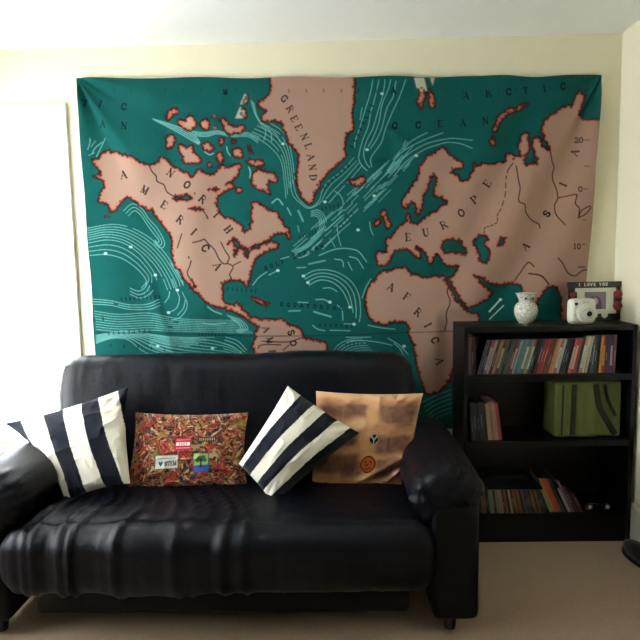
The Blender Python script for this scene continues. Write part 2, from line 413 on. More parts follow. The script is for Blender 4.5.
# dark lettering on the sea, too small to be more than marks, and the two current names
INK = (6, 26, 30)
def marks(p0, p1, n, s=1.0, op=.75):
    r = random.Random(int(p0[0]))
    for i in range(n):
        t = i / (n - 1); x = p0[0] + (p1[0] - p0[0]) * t; y = p0[1] + (p1[1] - p0[1]) * t
        dx, dy = (p1[0] - p0[0]), (p1[1] - p0[1]); dl = math.hypot(dx, dy); dx /= dl; dy /= dl
        hh = 1.3 * s * r.uniform(.8, 1.1); sl = r.uniform(-.3, .3)
        cv.stroke([(x + dy * hh + dx * sl, y - dx * hh + dy * sl), (x - dy * hh, y + dx * hh)], 1.3 * s, INK, op)
word(cv, 'GULF STREAM', (266, 268), (322, 246), 3.6, INK, thick=.9, thin=.7, op=.8)
word(cv, 'EQUATORIAL', (282, 304), (341, 308), 3.6, INK, thick=.9, thin=.7, op=.8)
marks((352,147), (372,106), 8, 1.3); marks((324,188), (348,166), 7, 1.2); marks((123,299), (160,297), 10, 1.1)
marks((110,333), (150,331), 9); marks((200,334), (226,334.5), 9); marks((320,325), (352,326), 7, 1.1); marks((228,289), (256,291), 7)
marks((300,237), (316,232), 6); marks((322,209), (350,203), 8); marks((336,232), (352,214), 6); marks((95,320), (104,318), 2, 1.2); marks((112,345),(165,349),5, 1.1); marks((346,344),(362,343),5)
for (x, y) in [(106.5,253.5),(131.6,247),(155.5,275),(178,290),(158,346),(213,348),(325,202),(283,144),(382,94),(367,150),(416,156),(374,196),(358,230),(303.5,276),(308,282.5),(278,270.5),(330,302),(354,324),(350,307),(404,346),(169,312.5),(500.5,299.5)]:
    cv.stroke([(x - .4, y), (x + .4, y)], 2.6, (160, 196, 186), .9)

# ---- land
N_AM = [(107.5,151),(99.7,156.5),(92.7,163),(99,169),(103,174),(93.5,177.7),(103,180),(106,185),(102,193.4),(99.5,201),(105,202.5),(109,206.7),(112.5,213),(106,216.5),(101,218.8),(109,216.5),(116.7,209),(120.6,202),(128.4,196.5),(134.7,199.7),(145.6,208.3),(153.4,209.8),(158,218.4),(166,227.8),(171,235),(173.3,243),(172,251),(174,262),(177,267),(183.4,274),(189.7,285),(194.4,291.5),(200.6,294.7),(205,301),(214.7,305.6),(227,308.7),(238,312.7),(245,317),(250.6,321),(258,325),(262,321),(255,318),(250,317.5),(245,311),(240,308),(237,300),(234.5,305.6),(227,304),(222.5,299.4),(222,290),(222.5,283),(230,280),(239.7,280),(244.4,283.7),(247.5,287),(249,281),(250.6,274),(252,266),(253.7,261),(259,255),(268.7,249.7),(278,247.5),(279,243.4),(272,241.5),(262,245.5),(251,250),(251,247),(261,243),(270.3,238),(278,233),(286,234),(290.6,240),(288.5,229),(283.6,223),(279.7,218.4),(278,212),(270.3,210.6),(262.5,206.7),(256,200.5),(251.5,203),(253,207),(251.4,217),(249.8,230),(244.4,231.5),(241,224),(230.3,219),(221,214.5),(216,206),(218.6,195),(227,190),(233,187.5),(234,184.5),(224,184.5),(233,179),(239.7,174.5),(238,170),(236.5,164.4),(228.7,167.5),(222.5,164),(219,169),(212,176),(203,173.7),(197.5,169),(193.6,178.4),(186,172),(175.6,167.5),(168,161),(162,156.6),(157.5,162.8),(148,165),(140.3,162.8),(134,158),(124.7,155.8),(115.3,152.7)]
S_AM = [(250,321),(256,323),(259,328),(256,331),(254.7,338.4),(252.5,346),(255,353),(256,372),(266,400),(300,400),(312,380),(322,362),(326.5,350),(325,342.3),(314,340),(304,337.5),(301.6,330.6),(297,326),(289,325),(284.4,319.7),(276.6,318),(270,320),(267,317.3),(261.7,319.7),(257,319)]
GREEN = [(270.3,66),(270.3,94),(261.7,100),(256.5,104),(259,108),(267,111),(261.5,118),(264,122),(273.4,121.4),(281,122),(285,131.6),(288,141),(293.7,148.7),(299,155),(298.4,164.4),(296,177),(298.4,188.8),(302.3,198),(307.8,203.6),(312.5,202),(314,193.4),(318.7,187),(321,181.7),(326.5,174),(337.5,165),(347,156.6),(344,150),(347,145),(343,142),(346,136),(352.5,130),(354,123.7),(351.7,116),(352.5,108),(354,95.6),(354.5,66)]
WORLD = [(401.7,206.7),(401,199.7),(408.7,192),(412,184),(416.6,176),(419,169),(427.5,156.6),(437,150.5),(444,148.7),(450.3,155),(456.6,159.7),(464,164.8),(460,168.5),(452,168),(453,172.5),(457,175),(460,182),(467,181),(470,175),(473.5,170),(472,164),(474,162),(477,168.5),(482,164.4),(489.4,165),(498.7,162.8),(506,161.5),(506.5,155),(511,153.4),(514.4,158),(520.6,156),(517.5,147),(522,134.7),(527.7,133),(528,148.7),(522,163),(526,166),(532,164.5),(535.6,163),(533,150),(531.7,145),(532.5,139.4),(537,137),(540,141),(541,148),(546,151),(549.5,149),(546,142),(541.5,134),(540,127),(545,120.6),(551,114),(559,109.7),(568.4,105),(571.5,108),(576,95.6),(580,89),(584.5,97),(581,106.6),(577.5,116),(584,120.6),(590,120),(612,119),(612,450),(560,450),(449,382),(447,384),(441.6,388.7),(435.3,393.4),(426,394),(422.8,385.6),(419.7,374.7),(415.5,357.5),(414,345),(409,334),(408.7,327.5),(407,322.8),(399.4,321),(390,322.8),(380.6,324.4),(372.8,321),(366.6,312),(365,301),(366.6,291.6),(369.7,283.7),(377.5,276),(383.7,271),(384,266.5),(378.3,264.5),(376.7,259),(377.5,253),(386.5,253),(387.7,246.5),(385,240),(394.7,232.5),(399.4,226),(406.4,221.5),(407,214),(410,215),(410,221.5),(416.6,224),(424.4,218.4),(432,213),(430,206),(431,200),(430,192),(426,190),(423,196.5),(421.5,206),(418.5,213.5),(416,207.5),(413.5,201),(410,202),(406.5,207.5)]
SEAS = [
 [(383,268),(391,261),(391,254.5),(397,250),(407,248.5),(413.4,254),(421,259),(419.5,254),(414.5,247),(416,243.5),(421,248),(425.5,252),(429,261),(431,264.5),(433,256),(436,252),(440,256),(442.5,263),(452,267),(459,265),(457,271),(452,276.5),(445.6,277),(434,275),(424.4,277.5),(418,275),(408.7,273),(405.6,267),(393,269),(384,271.5)],
 [(441,246.5),(444.5,240.5),(447,238.7),(453.4,239.5),(455,242.6),(459.7,238.7),(463.6,240.3),(462,245),(467.5,251),(463.6,254.4),(453.4,252.8),(444,253.6)],
 [(473.7,240.3),(478.4,235.6),(487.8,234.8),(489.4,240.3),(484.7,242),(484,245),(489.4,249),(488.6,257.5),(484.7,263.7),(478.4,262),(477.6,251),(474.5,246.5)],
 [(496,246),(498.7,237.5),(504.8,236.2),(502.5,243),(498.5,248)],
 [(430,176),(434,175.5),(437.5,179),(435,186),(433.7,196),(440,197.5),(448,201.5),(440,206),(435,212),(430,211),(428,200),(429,185)],
 [(474.5,275),(480,275),(484.7,281),(494,284.4),(511,283),(520,284),(523,291),(527,305),(530,330),(532,362),(455,376),(449,384),(449,379),(463,352),(474,335),(478.5,322),(480,317),(477,312.5),(466,312.5),(463,308.5),(467.5,306.5),(477,305),(481.6,302),(489.4,297.5),(492.5,292),(486,287.5),(478,281)],
 [(537,345),(535.5,303),(543,289),(550,285.5),(557,288),(561,300),(563,345)],
 [(415,420),(426,396),(436,395),(448,384),(470,372),(540,420),(540,450),(415,450)],
]
LAKES = [([(177,198),(183,198.5),(188,196.5),(192,198)],4.2),([(191,208.5),(203,209.5)],2.6),([(208,189),(219,190)],2.2),([(227.5,245),(233,240)],2.0),([(233,239.5),(238,246),(247,251),(246,256)],3.4),([(237,247),(235,257)],1.8),
         ([(446.5,279),(452,288),(458,300),(463,306),(468,308.5)],4.2),([(191,279),(196,287.5)],1.2)]
ISL = [[(166,118),(171,110),(177,107),(176.5,113),(169.5,120.5)],[(178,120.5),(185,121.4),(190.5,115),(196.7,121.4),(194.4,128.4),(188,130.8),(180.3,126)],[(200,122),(205.3,119),(210,121.4),(209,128.4),(207,130.8),(202,126)],
 [(213.5,115.5),(216.5,116),(216,118.5),(213.5,118)],[(214,127),(217,127),(217,130),(214,130)],[(220,118),(224,117.5),(228.7,125.3),(236.5,127),(244.4,124.5),(245,130),(238,134),(228.7,134.7),(225,128.4)],
 [(166.3,147),(167,138),(171.7,134),(176.4,139.4),(174,145.6),(169.4,148.8)],[(177,144),(180,142.5),(185,147),(193,146.4),(193.6,152),(200,156.6),(202,160.5),(196.7,163.6),(188,164.4),(183.4,161),(184,156.6),(178.7,152)],
 [(202,144),(208.4,142.5),(214,148.7),(210,152),(204.5,150)],[(218.6,139.4),(222.5,138),(225,142.5),(221.7,145.6)],[(217.8,152),(221.7,153.4),(224,158),(221,163),(217.8,160)],[(232,151),(239.7,148.8),(243,155),(238,159),(233.4,155)],
 [(246.5,146),(249.5,146),(254,153),(252,154)],[(246,161),(259,160),(264,163),(262.5,167.5),(253,166)],[(250,184),(253,173),(259,170),(265.6,171),(273.4,173.7),(278,178),(275,183),(269.5,180),(267,186),(271.5,197),(266,192),(259.4,190),(254.7,187.5)],
 [(236.5,187.5),(240,187),(243,190),(240,192.5),(236.5,191)],[(231,141),(236,140.5),(236,143),(232,143.5)],[(234,165),(240,164),(240.5,170),(237,176),(233,172)],[(208,163.5),(212,163),(212,167),(208,167)],
 [(350,179.4),(354,180.5),(362,177),(365.8,181),(363.4,185.6),(355.6,186.4),(351.5,184)],[(373.6,224.7),(377.5,218.4),(380.6,221.6),(377.5,227)],[(380.6,209),(386,212),(387.7,220),(390.8,226),(387,230),(385.3,223),(382,215)],
 [(523.7,103.4),(527.7,104),(520.6,109),(514.4,112.4),(508,114),(502,119),(497.5,127),(495.6,133),(492,133),(494,125),(498.3,117),(506.5,110.5),(514.4,108.6)],[(492.5,134.5),(494,141),(495.6,146.4),(489.4,145),(491,138)],
 [(419.7,88),(426,92),(421,110.5),(417.5,103.5)],[(427.5,86),(433.7,97),(435.3,108),(430.6,108),(429,98.7)],[(250,297),(256,297.5),(263,302),(270,304.2),(262,304.5),(255,300)],[(415.5,212),(419,209),(420,214),(417,216)],
 [(246,96),(249,97),(247.5,103),(243.5,104.5)],[(242.5,107),(245.5,111),(246,118),(241,118.5)]]
land = np.zeros((cv.h, cv.w))
for P in (N_AM, S_AM, GREEN, WORLD): land[cv.fillmask(P)] = 1
for P in SEAS: land[cv.fillmask(P)] = 0
lk = np.zeros((cv.h, cv.w))
for P, w in LAKES: cv.stroke(P, w, target=lk)
land = land * (1 - lk)
for P in ISL: land[cv.fillmask(P)] = 1
wx_ = (2.1 * fbm(gx / 3.4, gy / 3.4, 4.0, 2) + .9 * vn(gx / 1.5, gy / 1.5, 2.0)) * cv.ss
wy_ = (2.1 * fbm(gx / 3.4, gy / 3.4, 14.0, 2) + .9 * vn(gx / 1.5, gy / 1.5, 12.0)) * cv.ss
land = land[np.clip(yy + wy_, 0, cv.h - 1).astype(int), np.clip(xx + wx_, 0, cv.w - 1).astype(int)]
b1 = blur(land, .55 * cv.ss)
b3 = blur(land, 1.5 * cv.ss)
nz = fbm(gx / 2.1, gy / 2.1, 4.0, 2)
e = b1 + nz * .2 * np.clip(b1 * (1 - b1) * 7, 0, 1)
b2 = blur((e > .5).astype(float), 2.2 * cv.ss)
lm = sstep(.47, .53, e)
# outline outside the coast, then coral wash inside it
out = sstep(.10, .24, b3 + nz * .05) * (1 - lm)
cv.blend(out, (48, 18, 18), .9)
cv.blend(lm, LAND)
coral = lm * (1 - sstep(.62, .96, b2 + nz * .09))
cv.blend(coral, (172, 78, 54), .78)
cv.blend(lm * (1 - sstep(.50, .68, b3)), (70, 28, 22), .8)
for P in [[(245,94),(248.5,97),(246,103.5),(240.5,105)],[(240.5,107),(244,111),(244,118.3),(235.5,119)],[(414,78),(424,78),(427,91),(421,91.5),(416.5,88)],[(430,78),(434.5,78),(432.5,86)]]:
    cv.blend(blur(cv.fillmask(P).astype(float), .5 * cv.ss), (178, 176, 156), .95)
# scalloped ink along every coast
edge = (np.abs(b1 - .5) < .22)
ys, xs = np.nonzero(edge); order = rng.permutation(len(ys)); taken = {}; cell = 2.9 * cv.ss
for i in order:
    cx_, cy_ = int(xs[i] // cell), int(ys[i] // cell)
    if any((xs[i] - q[0]) ** 2 + (ys[i] - q[1]) ** 2 < cell ** 2 for a in (-1, 0, 1) for b_ in (-1, 0, 1) for q in [taken.get((cx_ + a, cy_ + b_))] if q): continue
    taken[(cx_, cy_)] = (xs[i], ys[i])
    px_, py_ = xs[i] / cv.ss + cv.x0 + rng.uniform(-.5, .5), ys[i] / cv.ss + cv.y0 + rng.uniform(-.5, .5)
    cv.stroke([(px_, py_), (px_ + rng.uniform(-.8, .8), py_ + rng.uniform(-.8, .8))], rng.uniform(1.9, 3.5), (56, 22, 20), .74)
# mauve hints on a few islets
for (x, y) in [(215,117),(215.5,128.5),(177.2,112),(209.8,165),(238,167)]: cv.stroke([(x, y), (x + .3, y)], 3, (160, 70, 104), .6)
# rivers and borders
RIV = (54, 26, 26)
def riv(p, w=1.25, op=.9): cv.stroke(spline(p, 5), w, RIV, op)
for q in [[(149.7,165),(153,172),(156.6,176),(158,181.7),(164.4,185),(167.5,192),(175,197)],[(193.6,242.7),(200.6,241),(205,239.5),(208.4,243.4),(214.7,249.7),(219.4,259),(224,263.7),(228.7,263.7),(233.4,267),(230,274),(232,279)],
          [(221,242),(225.6,251),(229.5,257.5),(227,263.7)],[(234,265),(241,261.5)],[(182.6,234),(180,242),(178,248)],[(192,260.6),(190.5,266),(188,273),(191,279)],
          [(516,166),(517.5,179.4),(519,188.8),(517.5,201),(523.7,205),(524.7,212),(531,220),(538.7,224),(540,228)],[(513,163),(508,170)],
          [(549,151),(551,161),(553.6,167.5),(552,174),(553,181),(556.7,190),(558,198)],[(558,198),(554.4,206),(556,215),(563.7,224.7)],[(558,198),(568.4,195.8),(575.5,195),(574,203.6),(577.8,209),(577,217.6)],
          [(577,218),(580,211),(588,206.5),(589,209),(583,215),(577,218)],[(514.4,280.5),(520.6,272),(528,262.5),(534,266.5)],[(528.6,273.4),(540.3,275.8),(548,284.4)],[(556.7,257.8),(562,264),(567,272.7),(574.7,275.8),(582.5,270.3),(590,270.3)],
          [(445.6,277),(448.7,284),(447,292),(450,301.6),(446.4,312.5),(447,322),(445,331)],[(262,341),(273,341.6),(289,341.6),(301,337.7)],[(289,345),(283,350)],[(258,348),(262.5,344.7),(281,344.7)],[(578,267),(585,267)]]: riv(q)
riv([(528.6,273.4),(540.3,275.8),(548,284.4)], 1.5)
dash = spline([(508,170),(505.8,179.4),(505,193.4),(501,207.5),(497,215),(496.4,222.3),(490,226),(484.7,228),(484,234)], 8)
for i in range(0, len(dash) - 3, 5): cv.stroke(dash[i:i + 4], 1.1, RIV, .85)
for p, q in [((204,211.5),(205.5,213)),((206.5,215),(208.4,218.6)),((195.2,193.2),(195.6,193.8)),((189.5,257),(189.9,258))]: cv.stroke([p, q], 1.6, RIV, .9)
cv.stroke([(600,166.7),(600.1,166.7)], .1, RIV)
for (x0, x1, y) in [(584,589,140.3),(583.5,588,166.7),(582,586,189.5),(581,585,220),(581.5,584.5,244.5)]: cv.stroke([(x0, y), (x1, y)], .8, RIV, .85)
# seam across the cloth
cv.stroke([(90,332),(150,333),(190,334),(250,336),(345,335.5),(375,333.5),(400,332.5),(445,331.5),(612,331)], .8, (22, 30, 30), .8)
# degree ticks along the top
for k in range(30):
    x = 97 + k * 17.45; y = 90.7 + .0015 * (x - 97) - max(0, x - 430) * .012
    cv.stroke([(x, y - 1.6), (x, y + 1.6)], 1.1, (24, 52, 50) if not (270 < x < 354) else (70, 48, 44), .75)
LT = (28, 14, 14); DK = (4, 20, 24)
def L(items, h, rgb=LT, **k):
    for ch, x, y, a in items: letter(cv, ch, x, y, h, a, rgb, **k)
L([('G',284.4,98.7,42),('R',290.3,109,58),('E',294.5,119,62),('E',299,127.6,64),('N',304.7,137,66),('L',308.6,146.4,70),('A',311,157.3,76),('N',312.8,167.5,82),('D',313.3,177.6,86)], 6.6)
L([('N',171,173,36),('O',187.8,185,36),('R',203.4,199.4,42),('T',217,214.5,46),('H',228.7,229.4,52)], 7.2, thick=1.5)
L([('A',124,175,-10),('M',145.6,190.3,28),('E',165,205,32),('R',181,219.7,38),('I',194.7,232,42),('C',206,248,52),('A',217.8,266,60)], 7.2, thick=1.5)
L([('E',408,237,-4),('U',425.6,232.5,-10),('R',443.3,225,-24),('O',460.8,213,-32),('P',474,199.7,-40),('E',487,183.6,-58)], 7.4, thick=1.4)
L([('A',390.8,287,24),('F',406.9,296.7,34),('R',418,312,40),('I',427.8,325,62),('C',435,340,72),('A',439.7,361,80)], 7.2, thick=1.4)
L([('A',574.7,152.7,-70),('I',563,184.5,-65),('S',546.6,213.7,-60),('A',525.5,246.5,-45)], 6.6, thick=1.5)
L([('S',291.4,332.5,70),('O',293.4,343,80),('U',295.5,353,85),('T',296,364,88),('A',266.4,329,70),('M',270.3,340,80),('E',272.6,352.5,84),('R',274,364,88)], 6.2, thick=1.3)
L([('O',394.7,125.8,0),('C',418,125.3,0),('E',440,123.7,-3),('A',462.8,123,-3),('N',484.7,121,-5)], 6.4, DK, thick=1.3)
L([('A',393,91,0),('R',400,70,0),('A',466,95.6,0),('R',488,93.7,-3),('C',507.8,92.5,-3),('T',525.3,90.5,-5),('I',543.4,89.5,-6),('C',561.4,87.6,-8)], 6.2, DK, thick=1.4)
L([('T',85.3,103.4,4),('I',100.8,104,10),('C',124,106.6,6),('A',103,124,6),('N',124.7,126,4)], 6.4, DK, thick=1.4)
L([('M',225.6,92.5,0)], 4.5, DK, thick=1.5)
L([('2',576.5,140,0),('0',581,140,0),('0',579,189.5,0),('1',573.8,246.3,0),('0',578,246.3,0)], 5.2, LT, thick=.9)
cl([(489.4,311.7),(495,305.5),(501,299)], 1.3, .85, (190, 226, 212)); cl([(490,319.5),(503.4,305.5)], 1.1, .8, (190, 226, 212))

# the cloth itself
M_cloth = mat('printed_cotton', attr='print', rough=0.92, spec=0.12, noise=0.05, nscale=400, bump=0.0004, bscale=900)
NU, NV = 900, 600
U, V = np.meshgrid(np.linspace(0, 1, NU + 1), np.linspace(0, 1, NV + 1))
top = 2.307 - .05 * U + .004 * np.sin(U * 34)
bot = .49 + .01 * np.sin(U * 9)
Zc = top + (bot - top) * V
xl = -1.864 + .016 * V + .002 * np.sin(V * 25); xr = .722 - .075 * V + .003 * np.sin(V * 19)
Xc = xl + (xr - xl) * U
Hm = np.array([[4.90510778e-03, 1.98103392e-05, -2.22433823], [-4.95823409e-05, -5.13744179e-03, 2.69030233], [3.29195469e-05, -1.71456674e-04, 1]])
Hi = np.linalg.inv(Hm)                       # cloth metres -> units the map is drawn in
w_ = Hi[2, 0] * Xc + Hi[2, 1] * Zc + Hi[2, 2]
mu = (Hi[0, 0] * Xc + Hi[0, 1] * Zc + Hi[0, 2]) / w_; mv = (Hi[1, 0] * Xc + Hi[1, 1] * Zc + Hi[1, 2]) / w_
colr = cv.sample(mu.ravel(), mv.ravel())
# folds: fans from the pinned corners, soft hanging folds between
def fan(cx, cz, n, amp, fall, ph):
    dx, dz = Xc - cx, cz - Zc; r = np.hypot(dx, dz) + 1e-4; th = np.arctan2(np.abs(dx), dz)
    return amp * np.sin(th * n + ph + 1.5 * vn(th * 3, r * .6, 2)) * sstep(0, .12, r) * np.exp(-r / fall)
D = .006 * (1 + fbm(Xc * 2.2, Zc * .7, 1.0, 3)) + fan(-1.87, 2.32, 10, .014, .70, 1.3) + fan(.73, 2.27, 11, .008, .6, 1.0)
D += .009 * np.sin((Xc - .5 * (Zc - 1.2)) * 19 + 2.2 * vn(Xc * 1.5, Zc * 1.2, 7)) * sstep(-.35, .25, Xc) * .8
D += .012 * np.exp(-((Xc + 1.50 + .33 * (Zc - 1.1)) / .035) ** 2) * sstep(1.45, 1.15, Zc)
D += .005 * np.sin((Xc - .2 * Zc) * 19 + 3 * vn(Xc, Zc * 1.3, 3)) * sstep(-.9, -1.3, Xc)
D += .0012 * fbm(Xc * 26, Zc * 26, 5.0, 2)
pin = np.minimum(np.abs(((U * 6) % 1) - 0), 1 - np.abs((U * 6) % 1))
shel = sstep(-.10, -.02, Xc) * sstep(1.14, 1.06, Zc)
Yc = -(.004 + np.clip(D + .012, .0015, .05) * (1 - .85 * shel))
vv = np.stack([Xc, Yc, Zc], -1).reshape(-1, 3)
ii = np.arange((NU + 1) * (NV + 1)).reshape(NV + 1, NU + 1)
ff = np.stack([ii[:-1, :-1], ii[1:, :-1], ii[1:, 1:], ii[:-1, 1:]], -1).reshape(-1, 4)
tap = mk('wall_tapestry', vv, ff, M_cloth, smooth=True, colors=colr)
tag(tap, 'large teal and pink world map tapestry of ocean currents hung on the cream wall', 'tapestry')
# ------------------------------------------------------------------ sofa
def puff(name, size, r, step, disp, m, parent=None, loc=None, rot=None, bulge=0.0):
    """soft rounded block, centred at the origin, displaced along its normals by disp(P, N)"""
    s = np.array(size) / 2; vid = {}; V = []; N = []; F = []
    cnt = [max(4, int(round(size[i] / step))) for i in range(3)]
    def axis(i):
        t = np.linspace(-1, 1, cnt[i] + 1)
        return np.sign(t) * s[i] * (1 - (1 - np.abs(t)) ** 1.25)
    A = [axis(i) for i in range(3)]
    def vert(i, j, k):
        key = (i, j, k)
        if key in vid: return vid[key]
        p = np.array([A[0][i], A[1][j], A[2][k]]); q = np.clip(p, -(s - r), s - r); d = p - q
        n = d / max(np.linalg.norm(d), 1e-9)
        # superellipse-like corner
        V.append(q + n * r); N.append(n); vid[key] = len(V) - 1
        return vid[key]
    nx, ny, nz = cnt
    for i in range(nx):
        for j in range(ny):
            F.append((vert(i,j,0), vert(i,j+1,0), vert(i+1,j+1,0), vert(i+1,j,0)))
            F.append((vert(i,j,nz), vert(i+1,j,nz), vert(i+1,j+1,nz), vert(i,j+1,nz)))
    for i in range(nx):
        for k in range(nz):
            F.append((vert(i,0,k), vert(i+1,0,k), vert(i+1,0,k+1), vert(i,0,k+1)))
            F.append((vert(i,ny,k), vert(i,ny,k+1), vert(i+1,ny,k+1), vert(i+1,ny,k)))
    for j in range(ny):
        for k in range(nz):
            F.append((vert(0,j,k), vert(0,j,k+1), vert(0,j+1,k+1), vert(0,j+1,k)))
            F.append((vert(nx,j,k), vert(nx,j+1,k), vert(nx,j+1,k+1), vert(nx,j,k+1)))
    V = np.array(V); N = np.array(N)
    t = V / s
    dome = np.prod(1 - np.clip(np.abs(t), 0, 1)[:, :] ** 3 * (1 - np.abs(N)), axis=1)
    V = V + N * (bulge * dome + disp(V, N))[:, None]
    return mk(name, V, np.array(F), m, parent, smooth=True, loc=loc, rot=rot)

M_leather = mat('black_leather', (6, 8, 16), 0.29, 0.18, noise=0.12, nscale=30, bump=0.0012, bscale=420, bump2=[(0.004, 26, .6)])
M_leather_dark = mat('black_leather_panel', (6, 7, 11), 0.5, 0.15, noise=0.1, nscale=20, bump=0.001, bscale=300)
M_foot = mat('dark_wood_foot', (40, 28, 22), 0.5)
sofa = empty('sofa', (-1.045, -.52, 0), 'black leather three seat sofa with padded arms under the map tapestry', 'sofa')
def wrinkle_seat(P, N):
    x, y = P[:, 0], P[:, 1]
    f = x + .22 * (y + .1) + .05 * np.sin(y * 9 + x * 3)
    a = sstep(.35, -.1, x) * .8 + .2
    rd = ridge(vn(f * 15, y * 1.8, 1.0)) ** 5
    rd2 = ridge(vn(f * 30 + 3, y * 3.5, 6.0)) ** 4
    g = -.011 * np.exp(-((x - .22) / .006) ** 2) - .006 * np.exp(-((y + .235) / .02) ** 2) * (N[:, 2] > .3)
    return a * (.016 * rd + .007 * rd2) + .003 * fbm(x * 6, y * 6, P[:, 2] * 6) + g
def wrinkle_back(P, N):
    x, z = P[:, 0], P[:, 2]
    edge = sstep(.72, .80, np.abs(x))
    puck = .006 * ridge(vn(x * 8, z * 34, 2.0)) ** 2 * edge
    topw = .004 * ridge(vn(x * 24, z * 5, 4.0)) ** 3 * sstep(.08, .24, z)
    return .010 * fbm(x * 2.6, z * 3.2, 2.0) + puck + topw + .003 * fbm(x * 11, z * 9, 5.0)
def part_at(o, x, y, z):
    o.location = (x - sofa.location.x, y - sofa.location.y, z); return o
part_at(puff('backrest', (1.62, .25, .60), .095, .016, wrinkle_back, M_leather, sofa, rot=(-.21, 0, 0), bulge=.012), -1.065, -.335, .65)
part_at(puff('seat_cushion', (1.57, .68, .24), .075, .0125, wrinkle_seat, M_leather, sofa, bulge=.012), -1.045, -.71, .315)
part_at(box('base_frame', (-.70, .70, -.40, .42, -.09, .09), M_leather_dark, sofa, bevel=.02), -1.045, -.56, .17)
def arm_w(sign):
    def f(P, N):
        x, y, z = P[:, 0], P[:, 1], P[:, 2]
        front = sstep(-.18, -.36, y)
        ang = np.arctan2(z, x * .75)
        pl = ridge(vn(ang * 9 + 20, y * 7.0, 3.0)) ** 3
        return front * (.012 * pl) + .006 * fbm(x * 5, y * 4, z * 5) - .02 * sstep(-.34, -.41, y) * (N[:, 1] < -.6)
    return f
for sg, x in ((1, -.206), (-1, -1.884)):
    a = part_at(puff('armrest', (.255, .80, .18), .095, .011, arm_w(sg), M_leather, sofa, rot=(.0, -.42 * sg, 0), bulge=.01), x, -.60, .53)
    p = puff('side_panel', (.17, .82, .44), .03, .03, lambda P, N: .003 * fbm(P[:, 0] * 6, P[:, 1] * 6, P[:, 2] * 6), M_leather_dark, a)
    p.parent = sofa; part_at(p, -.182 if sg > 0 else -1.908, -.59, .29)
for x in (-1.90, -.19):
    for y in (-.92, -.2):
        bm = bmesh.new()
        bmesh.ops.create_cone(bm, cap_ends=True, segments=20, radius1=.02, radius2=.028, depth=.08)
        part_at(from_bm('leg', bm, M_foot, sofa, smooth=False), x, y, .04)

